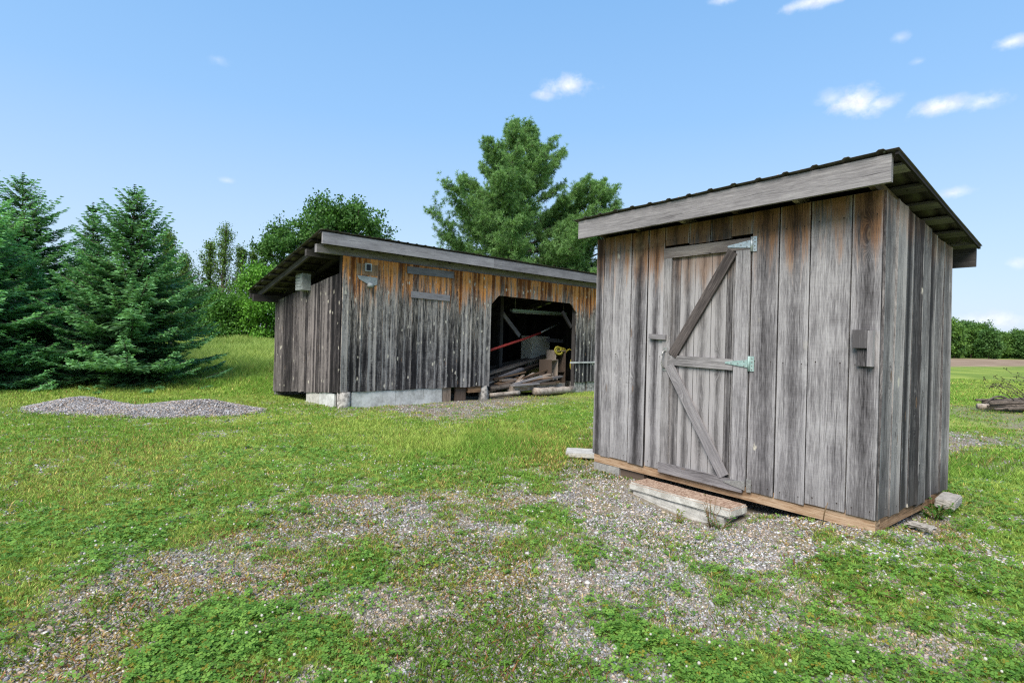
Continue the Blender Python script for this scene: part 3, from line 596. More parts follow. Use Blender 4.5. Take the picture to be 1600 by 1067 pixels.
mb.planks((-.002, 0, 0), Yv, V3(-1, 0, 0), ed[::-1], lambda u: PB - .01, lambda u: FT + .142 * u, .022, .007, .010, 9, .02, cup=.008)
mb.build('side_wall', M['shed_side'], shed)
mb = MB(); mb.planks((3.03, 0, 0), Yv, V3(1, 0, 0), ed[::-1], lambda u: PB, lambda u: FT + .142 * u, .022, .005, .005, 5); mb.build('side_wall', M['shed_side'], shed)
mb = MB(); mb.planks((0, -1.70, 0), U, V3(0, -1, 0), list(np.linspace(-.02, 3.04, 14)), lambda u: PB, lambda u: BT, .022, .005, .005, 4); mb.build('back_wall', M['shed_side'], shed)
# sill timbers
mb = MB(); mb.bx(-.012, 3.02, -.085, .008, .0, PB + .03, 0); mb.build('sill', M['sill'], shed, .004)
mb = MB(); mb.bx(-.012, .075, -1.70, -.09, .0, PB + .03, 1); mb.build('sill', M['sill'], shed, .004)
mb = MB(); mb.bx(2.28, 2.66, -.09, -.02, -.115, -.002, 0); mb.build('footing_block', M['lumber'], shed, .004)
mb = MB(); mb.bx(2.62, 3.02, -.12, .01, -.115, -.006, 0); mb.build('footing_block', M['block'], shed, .006)
# roof
def ribbed(x0, x1, yf, zf, pitch, rib, base, nlen, wav=.004, seed=0):
    """steel sheet: ribs run down the slope; yf list of y along slope, zf(y) height"""
    xs = []; hs = []
    x = x0
    while x < x1 - .02:
        for dx, h in ((0, 0), (pitch * .36, 0), (pitch * .43, rib), (pitch * .57, rib), (pitch * .64, 0)):
            if x + dx < x1: xs.append(x + dx); hs.append(h)
        x += pitch
    xs.append(x1); hs.append(0); rg = np.random.default_rng(seed); V = []
    ph = rg.random(8) * 6
    for i, y in enumerate(yf):
        for xx, h in zip(xs, hs):
            V.append((xx, y, zf(y) + h + wav * math.sin(xx * 5.3 + ph[0] + i) + wav * math.sin(xx * 2.1 + ph[1])))
    k = len(xs); F = [(i * k + j, i * k + j + 1, (i + 1) * k + j + 1, (i + 1) * k + j) for i in range(len(yf) - 1) for j in range(k - 1)]
    return np.array(V), np.array(F)
V, F = ribbed(-.205, 3.165, np.linspace(.325, -2.02, 9), roofz, .235, .013, 0, 9, .003, 2)
ro = raw('roof', V, F, M['roof'], shed); so = ro.modifiers.new('s', 'SOLIDIFY'); so.thickness = .004; so.offset = 1
mb = MB()
for y in (-1.9, -1.52, -1.13, -.75, -.36, .05): mb.box((1.485, y, roofz(y) - .024), (1.665, 0, 0), (0, .065, .065 * sl), (0, -.011 * sl, .011), 0)
mb.build('roof_slat', M['trim'], shed, .003)
for x in (.06, .66, 1.24, 1.83, 2.42, 2.97):
    mb = MB(); mb.bar((x, .25, roofz(.25) - .085), (x, -1.94, roofz(-1.94) - .085), .042, .09); mb.build('rafter', M['lumber'], shed, .003)
mb = MB(); mb.bx(-.15, 3.10, .258, .296, 2.69, 2.897, 0); fo = mb.build('fascia', M['trim'], shed, .004)
mb = MB(); mb.bx(-.17, 3.10, -1.985, -1.945, roofz(-1.965) - .215, roofz(-1.965) - .03, 0); mb.build('fascia', M['beam'], shed, .004)
mb = MB(); mb.bar((-.185, .30, roofz(.30) - .02), (-.185, -2.0, roofz(-2.0) - .02), .022, .026); mb.build('verge_strip', M['beam'], shed)
for i in range(16):      # screw heads along the front edge of the sheet
    xx = -.1 + i * .2; Tubes().tube([(xx, .285, roofz(.29) + .004), (xx, .285, roofz(.29) + .02)], [.011, .007], 6).build('roof_screw', M['iron'], ro)
# door
door = bpy.data.objects.new('door', None); COL.objects.link(door); door.parent = shed
mb = MB(); mb.planks((0, 0, 0), U, Yv, [1.06, 1.245, 1.305, 1.47, 1.66, 1.835, 1.93, 2.03], lambda u: .135, lambda u: 2.462, .016, .006, .002, 9, 0); mb.build('door_boards', M['door'], door)
mb = MB(); mb.bx(1.935, 2.03, .026, .045, .18, 2.37, 2, (.8, .2)); mb.build('stile', M['door'], door, .003)
mb = MB(); mb.bx(1.062, 1.205, .026, .045, .17, 2.365, 2, (.85, .2)); mb.build('stile', M['shed'], door, .003)
mb = MB(); mb.bar((1.065, .037, 2.417), (2.038, .037, 2.425), .022, .108, rnd=(.75, .3)); mb.build('rail', M['brace'], door, .003)
mb = MB(); mb.bar((1.21, .037, 1.270), (1.955, .037, 1.285), .022, .105, rnd=(.8, .2)); mb.build('rail', M['door'], door, .003)
mb = MB(); mb.bar((1.085, .037, .122), (2.045, .037, .128), .024, .105); mb.build('rail', M['trim'], door, .003)
mb = MB(); a_, b_ = V3(1.235, .043, 2.36), V3(1.90, .043, 1.335); d_ = (b_ - a_); L_ = np.linalg.norm(d_); d_ /= L_; s_ = np.cross(d_, Yv)
mb.box((a_ + b_) / 2, d_ * L_ / 2, s_ * .052, Yv * .012, 0, (.1, .4)); mb.build('brace', M['brace'], door, .003)
mb = MB(); a_, b_ = V3(1.935, .043, 1.225), V3(1.275, .043, .185); d_ = (b_ - a_); L_ = np.linalg.norm(d_); d_ /= L_; s_ = np.cross(d_, Yv)
mb.box((a_ + b_) / 2, d_ * L_ / 2, s_ * .052, Yv * .012, 0, (.85, .4)); mb.build('brace', M['trim'], door, .003)
def prism(name, pts, y0, y1, mat, parent):
    """flat outline pts (x,z) extruded from y0 to y1"""
    k = len(pts); V = [(p[0], y0, p[1]) for p in pts] + [(p[0], y1, p[1]) for p in pts]
    F3 = [tuple(range(k)), tuple(range(2 * k - 1, k - 1, -1))] + [(i, (i + 1) % k, k + (i + 1) % k, k + i) for i in range(k)]
    me = bpy.data.meshes.new(name); me.from_pydata(V, [], F3); me.materials.append(mat); me.update(); me.validate()
    o = bpy.data.objects.new(name, me); COL.objects.link(o); o.parent = parent; return o
def t_hinge(z, mat, s=1.0, yo=.049):
    h = bpy.data.objects.new('hinge', None); COL.objects.link(h); h.parent = shed
    prism('hinge_plate', [(1.006, z - .07 * s), (1.043, z - .07 * s), (1.043, z + .07 * s), (1.006, z + .07 * s)], .026, .034, mat, h)
    prism('hinge_strap', [(1.058, z - .036 * s), (1.28, z - .009), (1.29, z), (1.28, z + .009), (1.058, z + .036 * s)], yo, yo + .006, mat, h)
    Tubes().tube([(1.052, .04, z - .07 * s), (1.052, .04, z + .07 * s)], .011, 8).build('hinge_pin', mat, h)
    for zz in (-.05, -.018, .018, .05): Tubes().tube([(1.024, .033, z + zz * s), (1.024, .038, z + zz * s)], .006, 6).build('screw', M['iron'], h)
    for xx, zz in ((1.09, .022), (1.09, -.022), (1.15, 0), (1.22, 0)): Tubes().tube([(xx, yo + .005, z + zz * s), (xx, yo + .01, z + zz * s)], .006, 6).build('screw', M['iron'], h)
t_hinge(2.41, M['zinc'], 1.0); t_hinge(1.288, M['zinc_green'], 1.0)
h = bpy.data.objects.new('hinge', None); COL.objects.link(h); h.parent = shed
prism('hinge_plate', [(1.005, .085), (1.05, .085), (1.05, .205), (1.005, .205)], .026, .034, M['iron'], h)
prism('hinge_strap', [(1.055, .10), (1.27, .135), (1.27, .15), (1.055, .19)], .05, .056, M['iron'], h)
hd = bpy.data.objects.new('handle', None); COL.objects.link(hd); hd.parent = door
Tubes().tube([(1.99, .05, 1.385), (1.995, .078, 1.37), (2.0, .09, 1.335), (2.0, .092, 1.29), (2.0, .09, 1.245), (1.995, .078, 1.21), (1.99, .05, 1.195)], .009, 8).build('handle_bow', M['iron'], hd)
prism('handle_plate', [(1.965, 1.165), (2.015, 1.165), (2.015, 1.205), (1.965, 1.205)], .046, .05, M['iron'], hd)
prism('handle_plate', [(1.965, 1.375), (2.015, 1.375), (2.015, 1.415), (1.965, 1.415)], .046, .05, M['iron'], hd)
mb = MB(); mb.bar((1.975, .052, 1.525), (2.205, .040, 1.535), .035, .052); mb.build('turn_button', M['trim'], shed, .004)
mt = bpy.data.objects.new('mounting_block', None); COL.objects.link(mt); mt.parent = shed
mb = MB(); mb.bx(.015, .055, .03, .075, 1.315, 1.60, 2); mb.build('back_cleat', M['trim'], mt, .003)
mb = MB(); mb.bx(.058, .165, .03, .072, 1.46, 1.605, 2); mb.build('front_cleat', M['trim'], mt, .003)
mb = MB(); mb.bx(.058, .135, .03, .048, 1.315, 1.457, 2); mb.build('lower_cleat', M['shed'], mt, .003)
# concrete step
stp = thing('concrete_step', 'low pale concrete step with pebbled top lying under the shed door', 'step', SN + SF * 1.58 - SD * .2 + V3(0, 0, -.19), math.atan2(SF[1], SF[0]))
def bevbox(name, x0, x1, y0, y1, z0, z1, mat, parent, w=.012, cuts=10, jit=.003, seed=3):
    import bmesh
    bm = bmesh.new(); bmesh.ops.create_cube(bm, size=1)
    for v in bm.verts: v.co = Vector((x0 + (v.co.x + .5) * (x1 - x0), y0 + (v.co.y + .5) * (y1 - y0), z0 + (v.co.z + .5) * (z1 - z0)))
    bmesh.ops.bevel(bm, geom=bm.edges[:], offset=w, segments=2, affect='EDGES')
    bmesh.ops.subdivide_edges(bm, edges=[e for e in bm.edges if e.calc_length() > .06], cuts=cuts, use_grid_fill=True)
    rg = random.Random(seed)
    for v in bm.verts: v.co += Vector((rg.uniform(-jit, jit), rg.uniform(-jit, jit), rg.uniform(-jit, jit)))
    me = bpy.data.meshes.new(name); bm.to_mesh(me); bm.free(); me.materials.append(mat)
    o = bpy.data.objects.new(name, me); COL.objects.link(o); o.parent = parent; return o
bevbox('step_slab', -.58, .58, -.12, .18, .092, .178, M['step'], stp, .014, 8, .0025)
bevbox('step_base', -.50, .54, -.10, .162, -.06, .09, M['concrete'], stp, .008, 6, .0025, 5)
# slab left of the shed and block at the rear right corner
sb = bevbox('concrete_slab', -.26, .26, -.19, .19, -.0, .06, M['concrete'], None, .008, 6, .002, 9); sb.location = (1.03, 7.42, -.075); sb.rotation_euler = (0, 0, math.radians(-8))
tag(sb, 'flat pale paving slab lying in the grass against the left end of the small shed', 'paving slab')
bk = bevbox('concrete_block', -.16, .16, -.075, .075, 0, .085, M['paver'], None, .010, 6, .002, 12); bk.location = tuple(SN + SD * 1.40 - SF * .135 + V3(0, 0, .02)); bk.rotation_euler = (math.radians(3), math.radians(-2), math.atan2(SD[1], SD[0]) + .06)
tag(bk, 'weathered grey concrete block lying at the rear right foot of the small shed', 'concrete block')
bk2 = bevbox('flat_stone', -.10, .10, -.05, .05, 0, .03, M['paver'], None, .01, 4, .008, 15); bk2.location = tuple(SN + SD * .55 - SF * .16 + V3(0, 0, -.02)); bk2.rotation_euler = (0, .1, 1.9)
tag(bk2, 'small flat pale stone in the gravel beside the right wall of the small shed', 'stone')
# ================================================================== BARN (local x along the front to the right, y inwards, z up)
barn = thing('open_front_barn', 'long low dark plank barn with lean-to roof and a wide doorless opening full of lumber', 'barn', BN, math.atan2(BF[1], BF[0]))
D, LB = 3.7, 9.0
def rz(d): return 3.456 - .239 * d
GB = -.2
ftop = lambda u: 3.14
OL, OR, OT, CH = 4.12, 7.57, 2.63, .27
def fb(u):
    b = .275 - .006 * u + .01 * math.sin(u * 7)
    if OL < u < OR: return OT - .008 * (u - OL) - max(0, CH - (u - OL)) - max(0, CH - (OR - u))
    return b
rg = random.Random(4); eds = [0.]
for lim in (OL, OR, LB):
    while lim - eds[-1] > .3: eds.append(eds[-1] + rg.choice((.12, .145, .165, .19, .215)))
    eds.append(lim)
# finer planks at the chamfers so that their feet follow the cut
mb = MB(); mb.planks((0, 0, 0), U, V3(0, -1, 0), eds, fb, ftop, .024, .005, .006, 10, .0, topref=lambda u: 3.14, cup=.004)
mb.build('front_wall', M['barn'], barn)
rg = random.Random(9); es = [0.]
while D - es[-1] > .3: es.append(es[-1] + rg.choice((.15, .18, .21, .24)))
es.append(D)
mb = MB(); mb.planks((0, 0, 0), Yv, V3(-1, 0, 0), es, lambda u: .26 - .075 * u, lambda u: 2.79 - .128 * u, .024, .006, .010, 8, .015, cup=.003); mb.build('side_wall', M['barn_side'], barn)
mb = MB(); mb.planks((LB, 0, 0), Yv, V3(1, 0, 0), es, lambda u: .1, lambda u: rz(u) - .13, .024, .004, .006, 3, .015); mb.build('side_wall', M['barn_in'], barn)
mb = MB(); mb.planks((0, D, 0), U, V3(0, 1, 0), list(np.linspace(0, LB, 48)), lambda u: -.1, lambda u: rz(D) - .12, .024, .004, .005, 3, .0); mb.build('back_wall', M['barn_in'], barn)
# frame
def bbar(name, a, b, w, h, mat='beam', parent=None, bev=.005, up=(0, 0, 1)):
    mb = MB(); mb.bar(a, b, w, h, up); return mb.build(name, M[mat], parent or barn, bev)
bbar('top_plate', (-.56, .07, 3.235), (LB + .3, .07, 3.235), .10, .17, 'barn_trim')
bbar('top_plate', (-.62, .42, 3.17), (LB + .3, .42, 3.17), .09, .14)
bbar('top_plate', (-.62, D - .12, 2.36), (LB + .3, D - .12, 2.36), .10, .17)
for x in (.06, OL - .08, OR + .06, LB - .06): bbar('post', (x, .09, GB), (x, .09, 3.14), .12, .12, up=(0, 1, 0))
for x in (.09, 2.9, 5.85, LB - .1): bbar('post', (x, D - .12, GB), (x, D - .12, 2.27), .12, .12, up=(0, 1, 0))
bbar('post', (5.84, 1.5, GB), (5.84, 1.5, 3.0), .12, .12, up=(0, 1, 0))
bbar('knee_brace', (5.90, 1.5, 2.27), (6.65, 1.5, 1.60), .05, .12, 'barn_trim')
bbar('knee_brace', (7.52, .14, 1.9), (7.1, .14, 2.35), .05, .10)
bbar('crossbeam', (OL, 1.55, 2.90), (LB, 1.55, 2.90), .12, .16)
for i in range(16):
    x = -.42 + i * .64; bbar('rafter', (x, -.33, rz(-.33) - .105), (x, D + .12, rz(D + .12) - .105), .05, .11, bev=0)
mb = MB()
for d in np.linspace(-.28, D + .1, 10): mb.box((4.38, d, rz(d) - .028), (5.02, 0, 0), (0, .06, -.06 * .239), (0, .012 * .239, .012), 0)
mb.build('roof_slat', M['beam'], barn)
V, F = ribbed(-.67, 9.42, np.linspace(-.39, D + .17, 9), rz, .235, .013, 0, 9, .004, 7)
ro = raw('roof', V, F, M['roof'], barn); so = ro.modifiers.new('s', 'SOLIDIFY'); so.thickness = .004; so.offset = 1
mb = MB(); mb.bx(-.615, 3.9, -.365, -.325, 3.275, 3.505, 0); mb.build('fascia', M['barn_trim'], barn, .004)
mb = MB(); mb.bx(3.905, 9.35, -.365, -.325, 3.27, 3.50, 0); mb.build('fascia', M['barn_trim'], barn, .004)
mb = MB(); mb.bx(-.62, 9.3, D + .1, D + .135, rz(D) - .21, rz(D) - .05, 0); mb.build('fascia', M['beam'], barn, .004)
# foundation
fnd = bpy.data.objects.new('foundation', None); COL.objects.link(fnd); fnd.parent = barn
for x0, x1 in ((.275, 1.35), (1.356, 2.1), (2.106, 2.64)): bevbox('foundation_panel', x0, x1, .0, .05, -.28, .262, M['white'], fnd, .003, 3, .001, int(x0 * 10))
bevbox('foundation_panel', .0, .05, .25, 1.0, -.25, .215, M['white'], fnd, .003, 3, .001, 4)
bevbox('foundation_panel', .0, .05, 1.01, 1.7, -.2, .16, M['concrete'], fnd, .003, 3, .001, 6)
Tubes().tube([(.12, .07, -.3), (.12, .07, -.05), (.125, .07, .27)], [.15, .14, .135], 12, .18).build('foundation_post', M['birch'], fnd)
Tubes().tube([(4.02, .08, -.3), (4.03, .08, 0), (4.0, .08, .26)], [.14, .13, .12], 12, .2).build('foundation_post', M['birch'], fnd)
mb = MB(); mb.bx(2.66, 2.92, .02, .2, -.25, .255, 2); mb.bx(3.1, 3.42, .06, .12, -.2, .25, 2); mb.build('foundation_post', M['lumber'], fnd, .008)
mb = MB(); mb.bx(3.46, 3.86, .0, .1, .1, .255, 0); mb.build('foundation_block', M['sill'], fnd, .005)
mb = MB(); mb.bx(7.6, 8.1, .02, .2, -.2, .24, 0); mb.bx(8.2, 9, .02, .2, -.2, .23, 0); mb.build('foundation_block', M['birch'], fnd, .01)
mb = MB(); mb.bx(0, 9, D - .1, D, -.25, .0, 0); mb.bx(LB - .1, LB, .3, D - .2, -.25, .12, 1); mb.build('foundation_block', M['block'], fnd, .004)
# battens of the boarded-up hatch, junction box, broken lamp bracket, vent
bbar('hatch_batten', (1.545, -.045, 3.005), (2.865, -.045, 3.015), .022, .165, 'barn_trim', up=(0, 0, 1))
bbar('hatch_batten', (1.665, -.045, 2.452), (2.77, -.045, 2.440), .022, .145, 'barn_trim')
jb = bpy.data.objects.new('junction_box', None); COL.objects.link(jb); jb.parent = barn
mb = MB(); mb.bx(.30, .80, -.034, -.028, 2.78, 3.02, 2); mb.build('backing_board', M['sill'], jb)
mb = MB(); mb.bx(.49, .645, -.055, -.036, 2.865, 3.04, 2); mb.build('cover_frame', M['white'], jb, .004)
mb = MB(); mb.bx(.52, .62, -.058, -.056, 2.885, 3.015, 2); mb.build('opening_dark_sheet', M['black'], jb)  # black sheet painted in for the dark inside the open cover
lb = bpy.data.objects.new('lamp_bracket', None); COL.objects.link(lb); lb.parent = barn
prism('bracket_plate', [(.31, 2.765), (.79, 2.745), (.79, 2.60), (.66, 2.55), (.50, 2.62), (.36, 2.68)], -.045, -.03, M['plastic'], lb)
Tubes().tube([(.60, -.04, 2.60), (.60, -.09, 2.56), (.60, -.10, 2.52)], [.045, .07, .06], 10).build('lamp_socket', M['plastic'], lb)
vn = bpy.data.objects.new('vent_hood', None); COL.objects.link(vn); vn.parent = barn
mb = MB(); mb.bx(-.22, -.03, 1.52, 1.90, 2.48, 2.86, 2); mb.build('hood', M['plastic'], vn, .006)
mb = MB()
for k in range(5): mb.box((-.225, 1.71, 2.52 + k * .072), (.011, 0, .012), (0, .18, 0), (-.004, 0, .024), 1)
mb.build('louvre', M['plastic'], vn)
# bar across the right jamb
wb = MB(); wb.bar((7.30, -.06, .83), (8.75, -.05, .835), .03, .045); o = wb.build('white_bar', M['white'], barn, .004)
# ------------------------------------------------------------------ stored things (in barn coordinates -> world)
BM = Matrix.Translation(Vector(BN)) @ Matrix.Rotation(math.atan2(BF[1], BF[0]), 4, 'Z')
def bpt(x, y, z): return tuple(BM @ Vector((x, y, z)))
def into(o): o.matrix_world = BM @ o.matrix_world; return o
GI = -.1
rg = random.Random(21)
def stick(a, b, w, h, mat, label, grp=None, name='plank', cat='plank', tilt=0):
    a, b = np.array(a, float), np.array(b, float); c = (a + b) / 2
    mb = MB(); mb.bar(a - c, b - c, w, h, (math.sin(tilt), 0, math.cos(tilt))); o = mb.build(name, M[mat], None, .004)
    o.matrix_world = BM @ Matrix.Translation(Vector(c)); return tag(o, label, cat, grp)
G1 = 'long boards heaped in the barn opening'
for i in range(13):
    f = i / 12; k = i % 4
    x0 = 4.15 + .12 * rg.random(); y0 = .55 + .35 * k + .1 * rg.random(); z0 = .08 + .075 * (i // 3) + .05 * rg.random()
    stick((x0, y0, z0), (7.9 + .5 * rg.random(), y0 + 1.2 + .2 * rg.random(), z0 + .48 + .15 * rg.random() ), .16 + .06 * rg.random(), .04 + .015 * rg.random(), 'lumber',
          'long grey board in the sloping heap behind the barn opening', G1, tilt=rg.uniform(-.2, .2))
G2 = 'short broken boards at the front of the barn opening'
shorts = [((4.3, .45, .14), (6.1, .75, .28), .16, .06), ((4.9, .35, .17), (5.9, .25, .12), .14, .09), ((5.0, .5, .33), (6.6, .6, .36), .12, .05), ((5.6, .42, .22), (7.0, .5, .3), .18, .08), ((4.2, .3, .05), (5.3, .35, .2), .12, .05), ((5.9, .35, .33), (6.7, .55, .40), .1, .06), ((4.5, .8, .38), (6.0, .9, .42), .14, .05), ((5.2, .25, .05), (6.3, .3, .08), .2, .06)]
for a, b, w, h in shorts: stick(a, b, w, h, 'lumber', 'short broken board in the jumble low in the barn opening', G2)
stick((6.3, .32, .30), (7.0, .42, .32), .2, .16, 'lumber', 'thick pale beam offcut on top of the jumble in the barn opening', None, 'beam_offcut', 'timber')
stick((5.0, .12, .13), (7.25, .2, .14), .22, .13, 'logwood', 'long pale squared timber lying across the sill of the barn opening', None, 'squared_timber', 'timber')
def logo(a, b, r, label, mat='logwood'):
    a, b = np.array(a, float), np.array(b, float); c = (a + b) / 2
    pts = [a - c + (b - a) * t + R_.normal(0, r * .06, 3) for t in np.linspace(0, 1, 8)]
    o = Tubes().tube(pts, r * (1 + .1 * R_.random(8)), 12, .12).build('log', M[mat]); o.matrix_world = BM @ Matrix.Translation(Vector(c)); return tag(o, label, 'log')
logo((4.2, .02, .0), (5.2, -.06, .03), .05, 'thin reddish brown log on the grass at the left foot of the barn opening', 'logwood')
for i in range(20):
    x0 = rg.uniform(4.25, 6.3); y0 = rg.uniform(.02, .75); an = rg.uniform(-.75, .75); L = rg.uniform(.5, 1.5); z0 = .02 + .30 * y0 + rg.uniform(0, .16) + .12 * (x0 - 4.2) / 2
    if x0 + L * math.cos(an) > 7.0: x0 = 7.0 - L
    stick((x0, y0, z0), (x0 + L * math.cos(an), min(1.2, max(-.02, y0 + L * math.sin(an))), z0 + rg.uniform(-.12, .22)), rg.uniform(.07, .2), rg.uniform(.025, .06), rg.choice(('lumber', 'lumber', 'sill', 'trim')),
          'short broken board in the jumble low in the barn opening', G2, tilt=rg.uniform(-.5, .5))
logo((5.75, -.10, .03), (7.5, -.02, .02), .10, 'grey round log with its sawn end showing at the right foot of the barn opening')
logo((4.3, .12, .15), (5.3, .22, .2), .06, 'thin crooked brown branch log resting on the left end of the sill logs', 'bark')
# red pole
o = Tubes().tube([bpt(4.5, .42, 1.165), bpt(6.2, .85, 1.50), bpt(7.2, 1.12, 1.72)], .035, 8).build('red_pole', M['red'])
o2 = Tubes().tube([bpt(7.2, 1.12, 1.72), bpt(7.9, 1.28, 1.92), bpt(8.4, 1.4, 2.07)], .028, 8).build('bare_end', M['iron'], o); tag(o, 'long slanting red pole hung across the dark inside of the barn', 'pole')
# cabinet
cb = thing('metal_cabinet', 'cream two-door metal cabinet standing behind the lumber in the barn', 'cabinet', bpt(8.15, 2.25, GI), math.atan2(BF[1], BF[0]))
bevbox('body', -.45, .45, -.22, .25, .05, 1.72, M['cream'], cb, .006, 2, .0)
for s_ in (-1, 1):
    dr = bevbox('cabinet_door', min(s_ * .006, s_ * .44), max(s_ * .006, s_ * .44), -.242, -.224, .1, 1.70, M['cream'], cb, .004, 2, 0)
    bevbox('knob', s_ * .04 - .012, s_ * .04 + .012, -.275, -.243, 1.08, 1.12, M['iron'], dr, .004, 1, 0)
# plank crates
def crate(x, y, z, w, d, h, rzz, label):
    c = thing('plank_box', label, 'wooden box', bpt(x, y, z), math.atan2(BF[1], BF[0]) + rzz)
    for nm, a in (('side_board', (-w / 2, -w / 2 + .025, -d / 2, d / 2, 0, h)), ('side_board', (w / 2 - .025, w / 2, -d / 2, d / 2, 0, h)), ('shelf_board', (-w / 2 + .027, w / 2 - .027, -d / 2, d / 2, h - .03, h - .005)),
                  ('shelf_board', (-w / 2 + .027, w / 2 - .027, -d / 2, d / 2, h * .42, h * .42 + .025)), ('back_board', (-w / 2 + .027, w / 2 - .027, d / 2 - .02, d / 2, 0, h - .033))):
        mb = MB(); mb.bx(*a, 2 if 'side' in nm else 0); mb.build(nm, M['lumber'], c, .003)
crate(7.08, .62, GI + .1, .46, .42, .90, .3, 'low open grey plank box standing at the right of the barn opening')
crate(7.66, .85, GI + .1, .42, .45, 1.18, -.15, 'tall grey plank box under the yellow rope in the barn opening')
mb = MB(); mb.bar((-.4, 0, 0), (.4, 0, -.03), .05, .12); o = mb.build('wall_shelf', M['barn_trim'], None, .004); o.matrix_world = BM @ Matrix.Translation((8.3, 1.5, 1.5)); tag(o, 'short grey shelf board above the yellow rope inside the barn', 'shelf')
# yellow rope coil
pts = []
for i in range(150):
    t = i / 149; a = t * 2 * math.pi * 6; ra = .15 + .03 * math.sin(i * .31)
    pts.append(bpt(7.45 + ra * math.cos(a) * 1.0 + t * .40, .68 - (.06 - .12 * t), 1.16 + ra * .62 * math.sin(a) + .02 * math.sin(i * .23)))
for i in range(14): pts.append(bpt(8.0 + .12 * math.sin(i * .5) + .02 * i, .60, 1.22 - .055 * i + .08 * math.sin(i * .4)))
o = Tubes().tube(pts, .022, 6).build('rope_coil', M['rope']); tag(o, 'coil of yellow rope draped over the tall plank box in the barn', 'rope')
# shop light
lt = thing('shop_light', 'long grey strip light fitting hanging unlit under the barn roof', 'light fitting', bpt(7.4, 1.35, 2.36), math.atan2(BF[1], BF[0]) - .12)
bevbox('housing', -1.15, 1.1, -.07, .07, -.02, .06, M['zinc_green'], lt, .006, 2, 0); Tubes().tube([(-1.1, 0, -.04), (1.05, 0, -.04)], .02, 8).build('tube', M['plastic'], lt)
for x in (-1.0, 1.0): Tubes().tube([(x, 0, .06), (x, 0, .6)], .008, 5).build('hanger', M['iron'], lt)
# ================================================================== TREES
def norm(a): return a / (np.linalg.norm(a, axis=-1, keepdims=True) + 1e-9)
def strips(P, Dv, L, Wd, col, droop=.1, rnd=.35, tipc=1.25):
    """flat pointed sprays: P (n,3) base, Dv (n,3) direction, L length, Wd width -> kite quads"""
    n = len(P); up = norm(R_.normal(0, rnd, (n, 3)) + V3(0, 0, 1)); s = norm(np.cross(Dv, up)); L = np.broadcast_to(L, (n,))[:, None]; Wd = np.broadcast_to(Wd, (n,))[:, None]
    mid = P + Dv * L * .42; tip = P + Dv * L - V3(0, 0, 1) * L * droop
    V = np.stack([P, mid + s * Wd * .5, tip, mid - s * Wd * .5], 1); c = np.stack([col * .85, col, col * tipc, col], 1)
    return V.reshape(-1, 3), c.reshape(-1, 3)
def crown(name, parts, mat, parent):
    V = np.concatenate([p[0] for p in parts]); c = np.concatenate([p[1] for p in parts])
    return raw(name, V, np.arange(len(V)).reshape(-1, 4), mat, parent, np.clip(c, 0, 1))
